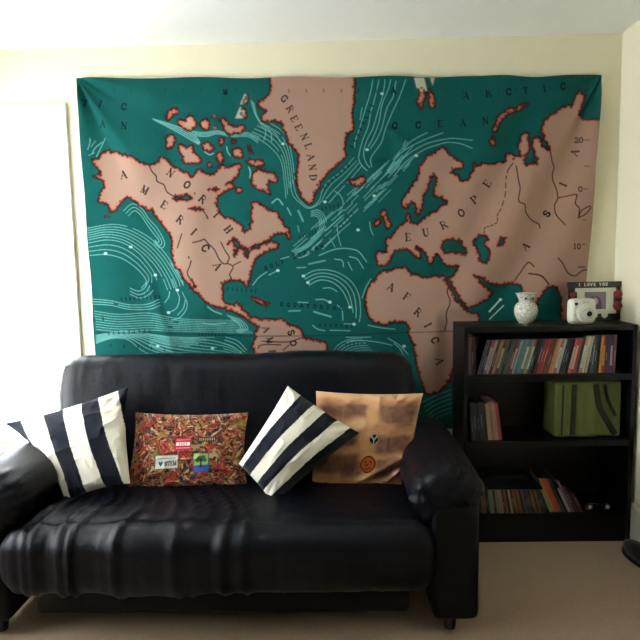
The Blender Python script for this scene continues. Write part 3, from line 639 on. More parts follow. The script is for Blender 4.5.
# ------------------------------------------------------------------ cushions
M_cot = mat('cushion_cotton', attr='print', rough=0.9, spec=0.15, noise=0.05, nscale=300, bump=0.0006, bscale=700, sheen=.15)
class Cushion:
    def __init__(s, TL, TR, BR, BL, thick, seed, pinch=.035, n=130, wr=.006, warp=None):
        s.c = [np.array(q, float) for q in (TL, TR, BR, BL)]; s.th = thick; s.seed = seed; s.p = pinch; s.n = n; s.wr = wr; s.warp = warp
        nrm = np.cross(s.c[1] - s.c[0], s.c[3] - s.c[0]); nrm /= np.linalg.norm(nrm)
        if nrm[1] > 0: nrm = -nrm
        s.nrm = nrm
    def pos(s, u, v, side=1, lift=0.0):
        u = np.asarray(u, float); v = np.asarray(v, float)
        a, b = 2 * u - 1, 2 * v - 1
        a2 = a * (1 - s.p * 2.2 * (1 - b ** 2)) ; b2 = b * (1 - s.p * 2.2 * (1 - a ** 2))
        uu, vv_ = ((a2 + 1) / 2)[..., None], ((b2 + 1) / 2)[..., None]
        P = (s.c[0] * (1 - uu) + s.c[1] * uu) * (1 - vv_) + (s.c[3] * (1 - uu) + s.c[2] * uu) * vv_
        if s.warp is not None: P = P + s.warp(u, v)
        e = np.clip((1 - np.abs(a) ** 2.4) * (1 - np.abs(b) ** 2.4), 0, 1)
        h = s.th * e ** .55
        k = s.seed * 3.1
        w = s.wr * (fbm(u * 4 + k, v * 4, k) * 1.6 + ridge(vn(u * 7 + k, v * 7, k)) ** 3) * np.clip(e * 6, 0, 1)
        rad = np.hypot(a, b); corner = sstep(.75, 1.2, rad)
        w = w + s.wr * .45 * corner * np.sin(np.arctan2(np.abs(b), np.abs(a)) * 34 + k) * np.clip(e * 8, 0, 1)
        return P + s.nrm * ((h + w) * side + lift)[..., None]
    def build(s, name, colour, label, group=None):
        n = s.n; u, v = np.meshgrid(np.linspace(0, 1, n + 1), np.linspace(0, 1, n + 1))
        f = s.pos(u, v, 1).reshape(-1, 3); b = s.pos(u, v, -1).reshape(-1, 3)
        idx = np.arange((n + 1) ** 2).reshape(n + 1, n + 1); bi = idx + (n + 1) ** 2
        for q in ((0, slice(None)), (n, slice(None)), (slice(None), 0), (slice(None), n)): bi[q] = idx[q]
        F1 = np.stack([idx[:-1, :-1], idx[1:, :-1], idx[1:, 1:], idx[:-1, 1:]], -1).reshape(-1, 4)
        F2 = np.stack([bi[:-1, :-1], bi[:-1, 1:], bi[1:, 1:], bi[1:, :-1]], -1).reshape(-1, 4)
        F = np.vstack([F1, F2]); V = np.vstack([f, b])
        used = np.unique(F); rm = -np.ones(len(V), int); rm[used] = np.arange(len(used))
        c = colour(u, v).reshape(-1, 3); c = np.vstack([c, c])[used]
        V = V[used]; org = (s.c[2] + s.c[3]) / 2
        o = mk(name, V - org, rm[F], M_cot, smooth=True, colors=c, loc=org)
        s.o = o; s.org = org
        return tag(o, label, 'cushion', group)
    def patch(s, name, u0, u1, v0, v1, colour, label, n=(60, 40), lift=.0022, rot=0.0, oval=False):
        U, V = np.meshgrid(np.linspace(-1, 1, n[0] + 1), np.linspace(-1, 1, n[1] + 1))
        c = colour((U + 1) / 2, (V + 1) / 2).reshape(-1, 3)
        X, Y = (U * np.sqrt(1 - V ** 2 / 2), V * np.sqrt(1 - U ** 2 / 2)) if oval else (U, V)
        ca, sa = math.cos(rot), math.sin(rot)
        hu, hv = (u1 - u0) / 2, (v1 - v0) / 2
        u = (u0 + u1) / 2 + X * ca * hu - Y * sa * hu; v = (v0 + v1) / 2 + Y * ca * hv + X * sa * hv
        f = s.pos(u, v, 1, lift).reshape(-1, 3); b = s.pos(u, v, 1, -.001).reshape(-1, 3)
        a, d = n; idx = np.arange((a + 1) * (d + 1)).reshape(d + 1, a + 1); off = (a + 1) * (d + 1)
        F = [np.stack([idx[:-1, :-1], idx[1:, :-1], idx[1:, 1:], idx[:-1, 1:]], -1).reshape(-1, 4)]
        for e in (idx[0, ::-1], idx[-1, :], idx[:, 0], idx[::-1, -1]):
            F.append(np.stack([e[:-1], e[:-1] + off, e[1:] + off, e[1:]], -1))
        o = mk(name, np.vstack([f, b]) - s.org, np.vstack(F), M_cot, s.o, smooth=False, colors=np.vstack([c, c]))
        o['label'] = label
        return o
WHT, BLK = lin((232, 226, 208)), lin((17, 20, 32))
def stripes(tb, bb, first):
    tb, bb = np.array(tb), np.array(bb)
    def f(u, v):
        k = np.zeros(u.shape, int)
        for a, b in zip(tb, bb): k += (u > a * (1 - v) + b * v + .006 * np.sin(v * 9)).astype(int)
        w = ((k + first) % 2)[..., None]
        return WHT * w + BLK * (1 - w)
    return f
P1 = Cushion((-2.03,-.585,.715), (-1.515,-.505,.85), (-1.455,-.705,.488), (-1.715,-.735,.425), .062, 1, n=170,
             warp=lambda u, v: np.stack([.035 * np.sin(np.pi * v) * (1 - u) ** 2, 0 * u, 0 * u], -1))
P1.build('striped_cushion', stripes([.13,.31,.47,.62,.76,.92], [-.25,.11,.36,.64,.90,1.12], 0), 'navy black and white striped cushion leaning on the left sofa arm', 'striped cushions on the sofa')
P2 = Cushion((-1.487,-.509,.735), (-.988,-.512,.729), (-.985,-.623,.44), (-1.515,-.634,.412), .058, 2, n=230, wr=.008, pinch=.03)
def paisley(u, v):
    x, y = u * 18, v * 12.5
    wx, wy = x + 1.2 * fbm(x * .8, y * .8, 3), y + 1.2 * fbm(x * .8, y * .8, 9)
    c = np.empty(u.shape + (3,)); c[:] = lin((112, 58, 44))
    def put(m, rgb):
        nonlocal c
        m = np.clip(m, 0, 1)[..., None]; c = c * (1 - m) + lin(rgb) * m
    put(sstep(.05, .2, vn(wx, wy, 1)), (122, 92, 50)); put(sstep(.3, .42, vn(wx * 1.1, wy * 1.1, 21)), (150, 132, 66))
    put(sstep(.25, .35, vn(wx, wy, 33)) , (160, 46, 42)); put(sstep(.35, .45, vn(wx * 1.3, wy * 1.3, 41)), (44, 42, 58))
    put(sstep(.3, .4, vn(wx * 1.6, wy * 1.6, 47)), (72, 30, 26))
    put(sstep(.90, .96, ridge(vn(wx * 1.5, wy * 1.5, 11))), (214, 118, 72)); put(sstep(.92, .97, ridge(vn(wx * 2.1 + 4, wy * 2.1, 17))), (216, 150, 108))
    put(sstep(.93, .97, ridge(vn(wx * 1.9 + 8, wy * 1.9, 27))), (206, 92, 60)); put(sstep(.52, .6, vn(wx * 2.6, wy * 2.6, 51)), (216, 184, 140))
    return c * .62
P2.build('patterned_cushion', paisley, 'rust and olive paisley cushion with sewn patches, left of the centre striped one')
def raster(x1, y1, ss, bg, draw):
    k = Canvas(0, 0, x1, y1, ss, bg); draw(k)
    return lambda u, v: k.sample(u * x1, v * y1)
def d_white(k):
    for q in ([(0,0),(60,0),(60,34),(0,34),(0,0)],): k.stroke(q, 3, (84, 96, 96))
    k.stroke([(9,9),(52,8)], 3, (110,130,140), .8)
    k.blend(blur(k.fillmask([(9,18),(12,15),(15,18),(18,15),(22,18),(15,28)]).astype(float), 1), (40, 84, 118))
    for i, ch in enumerate('STEM'): letter(k, ch, 29 + i * 7.4, 21, 9, 0, (36, 52, 66), thick=2, thin=1.2)
P2.patch('patch', .245, .445, .555, .74, raster(60, 34, 4, (206, 206, 190), d_white), 'white rectangular patch with blue heart and letters', n=(120, 70))
def d_pink(k):
    k.blend(k.fillmask([(3,14),(37,14),(37,24),(3,24)]).astype(float), (240, 214, 214))
    for i in range(5): k.stroke([(10 + i * 4.6, 16), (11 + i * 4.6, 22)], 2.2, (120, 50, 70), .85)
    for i in range(8): k.stroke([(4 + i * 4.4, 7), (6 + i * 4.4, 7)], 2, (250, 190, 196), .8); k.stroke([(4 + i * 4.4, 31), (6 + i * 4.4, 31)], 2, (250, 190, 196), .7)
P2.patch('patch', .405, .545, .33, .50, raster(40, 38, 4, (168, 38, 62), d_pink), 'crimson patch with white centre band', n=(80, 76))
def d_bar(k):
    k.stroke([(0,0),(50,0),(50,12),(0,12),(0,0)], 2, (70, 60, 40))
    for i in range(9): k.stroke([(6 + i * 4.8, 4), (7.5 + i * 4.8, 8.5)], 1.8, (190, 172, 120), .85)
P2.patch('patch', .60, .765, .325, .395, raster(50, 12, 5, (62, 48, 34), d_bar), 'narrow dark patch with tan lettering marks', n=(100, 26))
def d_tree(k):
    k.blend(k.fillmask([(0,26),(30,24),(30,40),(0,40)]).astype(float), (66, 84, 160))
    for p in [(12,10),(19,9),(15,14),(9,15),(22,15)]: k.stroke([p, (p[0] + .4, p[1])], 8, (52, 84, 62), .9)
    k.stroke([(15.5,14),(15,30)], 3, (40, 44, 52)); k.stroke([(15,24),(9,30)], 1.6, (40, 44, 52)); k.stroke([(15,24),(21,30)], 1.6, (40, 44, 52))
    k.stroke([(0,0),(30,0),(30,40),(0,40),(0,0)], 2.4, (40, 52, 90))
P2.patch('patch', .575, .71, .545, .805, raster(30, 40, 4, (140, 172, 96), d_tree), 'green and blue patch with a small tree', n=(70, 90))
P3 = Cushion((-.812,-.525,.848), (-.508,-.615,.662), (-.868,-.735,.408), (-1.012,-.665,.552), .078, 3, n=170, pinch=.015)
def st3(u, v):   # stripes run from the lower left edge up to the upper right edge
    f = stripes([.20,.39,.55,.72,.885], [.10,.32,.52,.70,.88], 1)
    return f(u, v)
P3.build('striped_cushion', st3, 'black and white striped cushion tipped on its corner at the sofa centre', 'striped cushions on the sofa')
def fold4(u, v):
    w = .05 * sstep(.55, 1.0, v) * sstep(.7, 1.0, u)
    d1 = (v - .97) + (u - .45) * .55; d2 = (v - 1.08) + (u - .62) * .75
    en = sstep(.3, .55, u) * sstep(0, .1, 1 - u) * sstep(0, .08, 1 - v)
    bump = en * (.020 * np.exp(-(d1 / .035) ** 2) + .022 * np.exp(-((d2) / .04) ** 2) - .012 * np.exp(-((d1 - .07) / .03) ** 2))
    return np.stack([-w * .6, -w * .4 - bump, w * .2 + bump * .3], -1)
P4 = Cushion((-.692,-.458,.808), (-.218,-.464,.792), (-.305,-.602,.424), (-.72,-.604,.41), .056, 4, n=170, pinch=.02, wr=.007, warp=fold4)
def tiedye(u, v):
    x = u + .03 * fbm(u * 9, v * 9, 2) ; y = v + .035 * fbm(u * 8, v * 10, 5)
    c = np.empty(u.shape + (3,)); c[:] = lin((208, 158, 116))
    def put(m, rgb, a):
        nonlocal c
        m = (np.clip(m, 0, 1) * a)[..., None]; c = c * (1 - m) + lin(rgb) * m
    bx = lambda x0, x1, y0, y1, s=.035: sstep(x0 - s, x0 + s, x) * sstep(x1 + s, x1 - s, x) * sstep(y0 - s, y0 + s, y) * sstep(y1 + s, y1 - s, y)
    put(.5 + .9 * fbm(u * 6, v * 8, 8), (160, 104, 74), .75)
    for b in [(.04,.26,.15,.27),(.26,.5,.12,.28),(.62,.97,.12,.34),(.05,.42,.42,.58),(.62,.97,.47,.66),(.05,.45,.66,.84),(.3,.55,.74,.9),(.64,.95,.72,.92)]:
        put(bx(*b) * (.8 + .2 * fbm(u * 30, v * 30, 1)), (92, 60, 56), .95)
    put(bx(.02,.48,.32,.40,.03), (232, 196, 150), .7); put(bx(.0,1,.0,.07,.03), (214, 170, 124), .7)
    put(bx(.5,.58,.2,1,.03), (214, 168, 112), .5); put(bx(.86,.97,.8,.97,.04), (228, 170, 150), .7)  # last box: pinkish highlight of the lower right fold, put into the colour
    return c
P4.build('tie_dye_cushion', tiedye, 'tan and mauve tie dyed cushion with two round badges by the right sofa arm')
def d_y(k):
    k.blend(k.fillmask([(20 + 19.5 * math.cos(a), 20 + 19.5 * math.sin(a)) for a in np.linspace(0, 6.28, 40)]).astype(float), (22, 24, 28))
    for q in ([(8,9),(20,22)],[(32,9),(20,22)],[(20,22),(20,35)]): k.stroke(q, 5, (196, 200, 196))
P4.patch('badge', .545, .635, .455, .565, raster(40, 40, 3, (170, 176, 176), d_y), 'black round badge with white Y mark', n=(60, 60), lift=.004, oval=True)
def d_o(k):
    R = lambda r: [(20 + r * math.cos(a), 20 + r * math.sin(a)) for a in np.linspace(0, 6.28, 40)]
    k.stroke(R(17.5), 3, (60, 26, 12)); k.stroke([(12,15),(15,13)], 3, (84, 34, 14)); k.stroke([(25,13),(28,16)], 3, (84, 34, 14))
    k.stroke([(20,18),(18,24)], 2.5, (90, 36, 14)); k.stroke([(12,28),(18,31),(27,28)], 2.5, (84, 34, 14)); k.stroke([(14,21),(17,22)], 2.4, (90, 36, 14))
P4.patch('badge', .475, .64, .68, .87, raster(40, 40, 3, (178, 92, 36), d_o), 'orange brown round badge with dark ring', n=(70, 70), lift=.003, oval=True)

# ------------------------------------------------------------------ bookcase
M_case = mat('black_brown_laminate', (10, 10, 11), 0.45, 0.2, noise=0.12, nscale=14, bump=0.0003, bscale=200)
bc = empty('bookcase', (.405, -.145, 0), 'black three shelf bookcase between the sofa and the right wall', 'bookcase')
def cb(name, x0, x1, y0, y1, z0, z1):
    b = bc.location
    return box(name, (x0 - b.x, x1 - b.x, y0 - b.y, y1 - b.y, z0, z1), M_case, bc, bevel=.0015)
BX0, BX1, BYF, BYB = .003, .806, -.28, -.020
cb('side_panel', BX0, BX0 + .018, BYF, BYB, 0, 1.034); cb('side_panel', BX1 - .018, BX1, BYF, BYB, 0, 1.034)
cb('top_board', BX0, BX1, BYF - .003, BYB, 1.034, 1.06)
I0, I1 = BX0 + .018, BX1 - .018
S1, S2, S3 = .828, .508, .140
for z in (S1, S2, S3): cb('shelf', I0, I1, BYF + .003, BYB - .008, z - .03, z)
cb('plinth', I0, I1, BYF + .01, BYF + .028, .0, S3 - .03)
cb('back_board', I0, I1, BYB - .008, BYB, .0, 1.034)

# disc cases and books
DM = {}
def cmat(rgb, rough=.42, nz=.25):
    k = (tuple(int(v) for v in rgb), rough)
    if k not in DM: DM[k] = mat('spine_%d_%d_%d_%d' % (*k[0], int(rough * 100)), rgb, rough, .35, noise=nz, nscale=55)
    return DM[k]
M_casing = mat('black_disc_case_plastic', (20, 20, 22), .35, .5)
def case(name, x, y, z, t, d, h, ang, rgb, label, cat, group, band=None, plastic=True, lean=1):
    """upright case; lean=+1 tops to the right, -1 tops to the left; x is its foot on the shelf"""
    bm = bmesh.new()
    x0, x1 = (-t, 0) if lean > 0 else (0, t)
    add_box(bm, x0, x1, 0.0012, d, 0, h, mi=0, bevel=.0008)
    e = .0009
    zs = [0.003, h * random.uniform(.1, .2), h * random.uniform(.3, .45), h * random.uniform(.72, .82), h - .003]
    seq = [2 if band else 1, 1, 1, 2 if band else 1]
    for i in range(4): add_box(bm, x0 + e, x1 - e, -.0004, .0016, zs[i], zs[i + 1], mi=seq[i])
    # title lettering block along the spine
    cx = (x0 + x1) / 2
    if random.random() < .6: add_box(bm, cx - t * .11, cx + t * .11, -.0008, 0.0, zs[1] + h * random.uniform(.05, .2), zs[3] - h * random.uniform(.05, .25), mi=3)
    lum = sum(rgb) / 3; tcol = tuple(v * .55 + (95 if lum < 95 else 22) for v in rgb)
    rgb = tuple(v * .86 for v in rgb)
    o = from_bm(name, bm, [M_casing if plastic else cmat(rgb, .6), cmat(rgb), cmat(band or rgb), cmat(tcol)])
    o.location = (x, y, z); o.rotation_euler = (0, lean * ang, 0)
    return tag(o, label, cat, group)
W = [('grey', (120,116,108)), ('dark red', (92,30,32)), ('black', (24,24,26)), ('charcoal', (58,58,64)), ('navy', (34,38,62)), ('silver', (156,154,150)),
 ('pink', (168,138,146)), ('dark brown', (62,44,36)), ('tan', (150,118,86)), ('beige', (170,144,112)), ('olive', (74,74,44)), ('jet black', (16,16,18)),
 ('slate', (66,72,82)), ('maroon', (84,38,44)), ('pale pink', (190,166,160)), ('pale grey', (152,150,152)), ('teal', (70,122,124)), ('steel blue', (98,118,136)),
 ('cream', (196,188,158)), ('sage', (126,136,112)), ('white', (206,200,190)), ('bottle green', (36,58,46)), ('black', (20,20,22)), ('plum', (72,44,70)),
 ('crimson', (158,30,48)), ('red', (176,52,52)), ('chestnut', (112,62,40)), ('coffee', (92,66,44)), ('salmon', (196,118,92)), ('sand', (196,168,124)),
 ('ivory', (212,204,176)), ('powder grey', (172,174,176)), ('ink blue', (34,44,66)), ('graphite', (44,46,52)), ('black', (22,22,24)), ('rose', (196,150,146)),
 ('blush', (206,178,168)), ('brick red', (156,66,62)), ('dark grey', (50,50,52)), ('off white', (206,204,186)), ('parchment', (198,194,168)), ('mushroom', (172,166,146)), ('black', (22,20,24)),
 ('dusky grey', (84,80,84)), ('deep teal', (30,62,66)), ('jet black', (16,16,18)), ('orange', (206,130,44)), ('amber', (198,142,70)), ('umber', (86,54,40)),
 ('violet', (66,44,96)), ('light silver', (172,172,176)), ('burgundy', (88,28,44))]
names = [w[0] for w in W]
def ordinal(n):
    return {1:'first',2:'second',3:'third',4:'fourth',5:'fifth',6:'sixth',7:'seventh',8:'eighth',9:'ninth',10:'tenth',11:'eleventh',12:'twelfth'}.get(n, '%dth' % n)
def row_labels(ns, where, noun):
    out = []
    for i, n in enumerate(ns):
        if i == 0: s = '%s %s at the left end of the %s' % (n, noun, where)
        elif i == len(ns) - 1: s = '%s %s at the right end of the %s' % (n, noun, where)
        else: s = '%s %s between %s and %s ones on the %s' % (n, noun, ns[i-1], ns[i+1], where)
        out.append(s)
    return out
lab = row_labels(names, 'top shelf', 'disc case')
x = I0 + .005; n = len(W)
bands = {5:(120,60,90), 9:(60,40,36), 14:(90,60,80), 18:(70,90,110), 20:(150,60,60), 30:(150,90,70), 35:(180,60,60), 36:(150,50,50), 39:(170,120,100), 47:(120,50,30), 50:(90,30,60)}
x_end = .750
ths = [.0142 * random.choice([1, 1, 1, .8, 1.05]) for _ in W]
angs = [0.0 if i < 3 else (.27 - .12 * max(0, (i - 25) / 22) if i < 43 else max(.03, .10 - .012 * (i - 43))) for i in range(n)]
adv = [t / math.cos(a) for t, a in zip(ths, angs)]
sc = (x_end - x - .040) / sum(adv)
for i, (nm, rgb) in enumerate(W):
    t = ths[i] * sc; a = angs[i]; hgt = .184 * random.uniform(.985, 1.0) - .010 * (a > .2)
    if i == 3: x += .004
    x += t / math.cos(a)
    case('disc_case', x, -.268 + random.uniform(0, .006), S1 + .0005 + (0 if a == 0 else .0003), t * .97, .135, hgt, a, rgb, lab[i], 'disc case', 'disc cases on the top shelf', bands.get(i), lean=1)
# middle shelf books
B = [('black', (30,30,36)), ('charcoal', (50,50,58)), ('navy black', (28,30,44)), ('dark grey', (58,56,60)), ('dark olive', (60,58,46)), ('cream', (176,164,128)), ('tan', (160,122,92)), ('pale pink', (186,146,138)), ('rose red', (172,62,72))]
lb = row_labels([b[0] for b in B], 'middle shelf', 'thin book')
x = I0 + .024
for i, (nm, rgb) in enumerate(B):
    t = .0155 if i else .013; a = .06 + .010 * i
    case('book', x, -.262, S2 + .0005, t, .13, .190 - .004 * (i % 3), a, rgb, lb[i], 'book', 'books on the middle shelf', None, plastic=False, lean=-1)
    x += t / math.cos(a) + .0012
# bottom shelf: small disc cases, then taller ones leaning
Cc = [('white', (176,180,170)), ('black', (20,20,22)), ('brown', (128,84,60)), ('rust brown', (120,76,52)), ('black', (20,20,22)), ('grey green', (120,132,118)), ('pale sage', (134,142,126)), ('black', (18,18,20)), ('khaki', (140,134,110)), ('light khaki', (156,148,122)), ('pale taupe', (164,152,134)),
      ('maroon', (90,48,40)), ('copper', (150,86,64)), ('black', (18,18,20)), ('off white', (190,178,158)), ('dark red', (90,38,30)), ('burnt orange', (140,80,44)), ('rust', (126,66,38)), ('ochre', (132,100,48)), ('black', (20,20,24)), ('slate', (82,86,96)), ('navy', (34,44,70)), ('wine', (84,38,44)), ('black', (18,18,20)), ('tawny', (134,88,54)), ('dark brown', (72,48,36)), ('orange brown', (140,84,46)), ('bottle green', (34,48,36)), ('dark olive', (46,50,34))]
lc = row_labels([b[0] for b in Cc], 'bottom shelf row', 'disc case')
x = .070; 
for i, (nm, rgb) in enumerate(Cc):
    t = .0108; a = .07 + .008 * i
    case('small_disc_case', x, -.262, S3 + .0005, t, .140, .124, a, rgb, lc[i], 'disc case', 'small disc cases on the bottom shelf', None, lean=-1)
    x += t / math.cos(a) + .0004 + (.006 if i in (1, 4) else 0)
Dd = [('pale green', (150,164,128)), ('yellow ochre', (190,140,70)), ('orange red', (196,84,50)), ('vermilion', (180,62,44)), ('dark green', (30,66,46)), ('black', (22,22,26)), ('white', (176,176,180)), ('mauve', (120,92,120)), ('dark plum', (64,34,48)), ('black', (22,22,24)), ('maroon', (84,34,40))]
ld = row_labels([b[0] for b in Dd], 'slanting bottom stack', 'case')
a = .40; x += .016
for i, (nm, rgb) in enumerate(Dd):
    t = .0125; hh = [.13,.19,.19,.19,.19,.185,.14,.185,.15,.12,.11][i]
    case('disc_case', x, -.258, S3 + .0005, t, .135, hh, a + .008 * i, rgb, ld[i], 'disc case', 'slanting disc cases on the bottom shelf', None, lean=-1)
    x += t / math.cos(a + .008 * i) + .0012
M_dteal = mat('dark_teal_card', (14, 28, 28), .6)
tag(box('storage_box', (.15, .36, -.12, -.04, S3 + .0005, S3 + .142), M_dteal, bevel=.003), 'dark teal card box behind the small disc cases on bottom shelf', 'box')
# coiled headphones lying at the right of the bottom shelf
hp = empty('headphones', (.705, -.20, S3), 'small black headphones with shiny caps at right of the bottom shelf', 'headphones')
M_blk = mat('black_plastic', (18, 18, 20), .3, .5); M_sil = mat('brushed_metal', (170, 170, 172), .3, .5, metal=.8)
def torus(bm, R, r, n=36, k=8, arc=2 * math.pi, a0=0, T=Matrix.Identity(4)):
    rings = []
    full = arc > 6.2
    for i in range(n if full else n + 1):
        a = a0 + arc * i / n
        rings.append([bm.verts.new(T @ Vector(((R + r * math.cos(b)) * math.cos(a), (R + r * math.cos(b)) * math.sin(a), r * math.sin(b)))) for b in [2 * math.pi * j / k for j in range(k)]])
    m = len(rings)
    for i in range(m if full else m - 1):
        A, Bq = rings[i], rings[(i + 1) % m]
        for j in range(k): bm.faces.new([A[j], Bq[j], Bq[(j + 1) % k], A[(j + 1) % k]])
    if not full: bm.faces.new(rings[0][::-1]); bm.faces.new(rings[-1])
bm = bmesh.new(); torus(bm, .042, .004, arc=math.pi, a0=0, T=Matrix.Translation((-.035, -.03, .012)) @ Matrix.Rotation(.15, 4, 'X'))
from_bm('headband', bm, M_blk, hp, smooth=True)
for sx in (-.077, .007):
    bm = bmesh.new(); bmesh.ops.create_cone(bm, cap_ends=True, segments=28, radius1=.019, radius2=.017, depth=.016, matrix=Matrix.Translation((sx, -.032, .02)) @ Matrix.Rotation(1.35, 4, 'X'))
    ec = from_bm('ear_cup', bm, M_blk, hp)
    bm = bmesh.new(); bmesh.ops.create_cone(bm, cap_ends=True, segments=24, radius1=.009, radius2=.008, depth=.003, matrix=Matrix.Translation((sx, -.0415, .022)) @ Matrix.Rotation(1.35, 4, 'X'))
    from_bm('cap', bm, M_sil, ec)

# green bag
M_bag = mat('olive_green_bag_cloth', (90, 98, 46), .55, .3, noise=.18, nscale=9, bump=.003, bscale=14)
M_strap = mat('dark_bag_strap', (22, 21, 18), .7, .3, noise=.1)
bag = empty('shopping_bag', (.605, -.16, S2), 'olive green shopping bag with dark straps on the middle shelf', 'bag')
def bagw(P, N): return -.001 + .005 * fbm(P[:, 0] * 9, P[:, 1] * 9, P[:, 2] * 5) + .004 * ridge(vn(P[:, 0] * 14, P[:, 2] * 3, 1)) ** 2
puff('bag_body', (.315, .16, .272), .014, .007, bagw, M_bag, bag, loc=(0, 0, .1405), bulge=.002)
def strap(pts, w, y=-.090):
    bm = bmesh.new(); pts = spline(pts, 6); L_ = []
    for i, p in enumerate(pts):
        q = pts[min(i + 1, len(pts) - 1)] - pts[max(i - 1, 0)]; q = q / np.linalg.norm(q); nn = np.array([-q[1], q[0]]) * w / 2
        L_.append([bm.verts.new((p[0] + s1 * nn[0], y + dy, p[1] + s1 * nn[1])) for s1, dy in ((-1, 0), (1, 0), (1, .006), (-1, .006))])
    for A, Bq in zip(L_[:-1], L_[1:]):
        for j in range(4): bm.faces.new([A[j], A[(j + 1) % 4], Bq[(j + 1) % 4], Bq[j]])
    bm.faces.new(L_[0][::-1]); bm.faces.new(L_[-1])
    bmesh.ops.recalc_face_normals(bm, faces=bm.faces)
    return from_bm('strap', bm, M_strap, bag)
strap([(-.070, .262), (-.072, .15), (-.074, .015)], .022); strap([(.030, .262), (.050, .16), (.085, .09), (.128, .02)], .026); strap([(.072, .262), (.088, .19), (.126, .11)], .014, -.093)
strap([(-.122, .262), (-.124, .12), (-.126, .02)], .006)

# ceramic jar
M_cer = bpy.data.materials.new('speckled_white_ceramic'); M_cer.use_nodes = True
nt = M_cer.node_tree; b = nt.nodes['Principled BSDF']; b.inputs['Roughness'].default_value = .22
vo = nt.nodes.new('ShaderNodeTexVoronoi'); vo.feature = 'DISTANCE_TO_EDGE'; vo.inputs['Scale'].default_value = 62
cr = nt.nodes.new('ShaderNodeValToRGB'); cr.color_ramp.elements[0].color = (*lin((134, 138, 124)), 1); cr.color_ramp.elements[1].color = (*lin((196, 197, 182)), 1); cr.color_ramp.elements[1].position = .12
tc = nt.nodes.new('ShaderNodeTexCoord'); nt.links.new(tc.outputs['Object'], vo.inputs['Vector']); nt.links.new(vo.outputs['Distance'], cr.inputs['Fac']); nt.links.new(cr.outputs[0], b.inputs['Base Color'])
M_hole = mat('dark_hole', (26, 24, 22), .8)
jar = empty('ceramic_jar', (.334, -.14, 1.06), 'white speckled ceramic jar with flared notched rim on the bookcase top', 'jar')
prof = [(0,.0),(.030,.0),(.034,.004),(.046,.020),(.054,.042),(.056,.060),(.053,.080),(.045,.094),(.037,.101),(.034,.106),(.037,.118),(.044,.134),(.050,.146),(.047,.147),(.040,.134),(.033,.118),(.029,.106),(.03,.098),(.0,.09)]
V = []; F = []; seg = 72; pr = spline(prof, 3)
for i, (r, z) in enumerate(pr):
    for j in range(seg):
        a = 2 * math.pi * j / seg
        k = max(0, (z - .11) / .037)
        V.append((r * math.cos(a), r * math.sin(a), z - k * .003 * (1 - abs(math.cos(a * 4 / 2 + .2)))))
for i in range(len(pr) - 1):
    for j in range(seg): F.append((i * seg + j, i * seg + (j + 1) % seg, (i + 1) * seg + (j + 1) % seg, (i + 1) * seg + j))
mk('jar_body', np.array(V), np.array(F), M_cer, jar, smooth=True)
for a in (-1.02, -1.95):
    bm = bmesh.new(); bmesh.ops.create_uvsphere(bm, u_segments=14, v_segments=8, radius=.006)
    bmesh.ops.scale(bm, vec=(1, .5, 1), verts=bm.verts)
    from_bm('vent_hole', bm, M_hole, jar, smooth=True, loc=(.0385 * math.cos(a), .0385 * math.sin(a), .122), rot=(0, 0, a + math.pi / 2))

# instant camera
M_cam = mat('white_camera_plastic', (206, 205, 188), .35, .5); M_camg = mat('pale_grey_plastic', (186, 188, 174), .4)
ic = empty('instant_camera', (.574, -.205, 1.06), 'white instant camera standing in front of the black photo frame', 'camera', rz=.10)
puff('camera_body', (.122, .055, .118), .020, .005, lambda P, N: 0 * P[:, 0], M_cam, ic, loc=(0, 0, .0595), bulge=.003)
def cyl(name, r1, r2, d, loc, m, parent, seg=40, bev=.002, ax='Y'):
    bm = bmesh.new(); bmesh.ops.create_cone(bm, cap_ends=True, segments=seg, radius1=r1, radius2=r2, depth=d)
    if bev:
        bmesh.ops.bevel(bm, geom=[e for e in bm.edges if len(e.link_faces) == 2 and any(len(f.verts) > 4 for f in e.link_faces)], offset=bev, segments=2, affect='EDGES')
    if ax == 'Y': bmesh.ops.rotate(bm, verts=bm.verts, matrix=Matrix.Rotation(math.pi / 2, 3, 'X'))
    return from_bm(name, bm, m, parent, smooth=False, loc=loc)
lr = cyl('lens_barrel', .043, .038, .024, (.0, -.036, .052), M_cam, ic, bev=.004)
cyl('lens_ring', .026, .024, .016, (0.006, -.018, 0), M_camg, lr)
cyl('lens_glass', .0125, .0125, .004, (0.006, -.028, 0), M_blk, lr, bev=.001)
box('viewfinder', (-.047, -.033, -.032, -.02, .090, .104), M_blk, ic, bevel=.003)
box('flash', (-.012, .024, -.031, -.02, .098, .112), M_camg, ic, bevel=.003)
cyl('shutter_button', .008, .008, .008, (-.045, -.03, .045), M_camg, ic)

# photo frame
fr = empty('photo_frame', (.69, -.085, 1.06), 'black and white novelty photo frame with red roses beside the right wall', 'photo frame')
FB = mat('black_frame_board', (30, 28, 28), .5); FW = mat('white_frame_paint', (214, 214, 196), .5); FR = mat('red_rose_paint', (136, 40, 36), .5, noise=.25, nscale=60); FG = mat('dark_green_leaf_paint', (52, 62, 44), .6, noise=.2, nscale=60)
fr.rotation_euler = (-.06, 0, 0)
bm = bmesh.new(); add_box(bm, -.125, .130, 0, .012, 0.0005, .190, bevel=.002); from_bm('frame_board', bm, FB, fr)
hd = box('header_board', (-.130, .134, -.006, .012, .165, .193), FB, fr, bevel=.002)
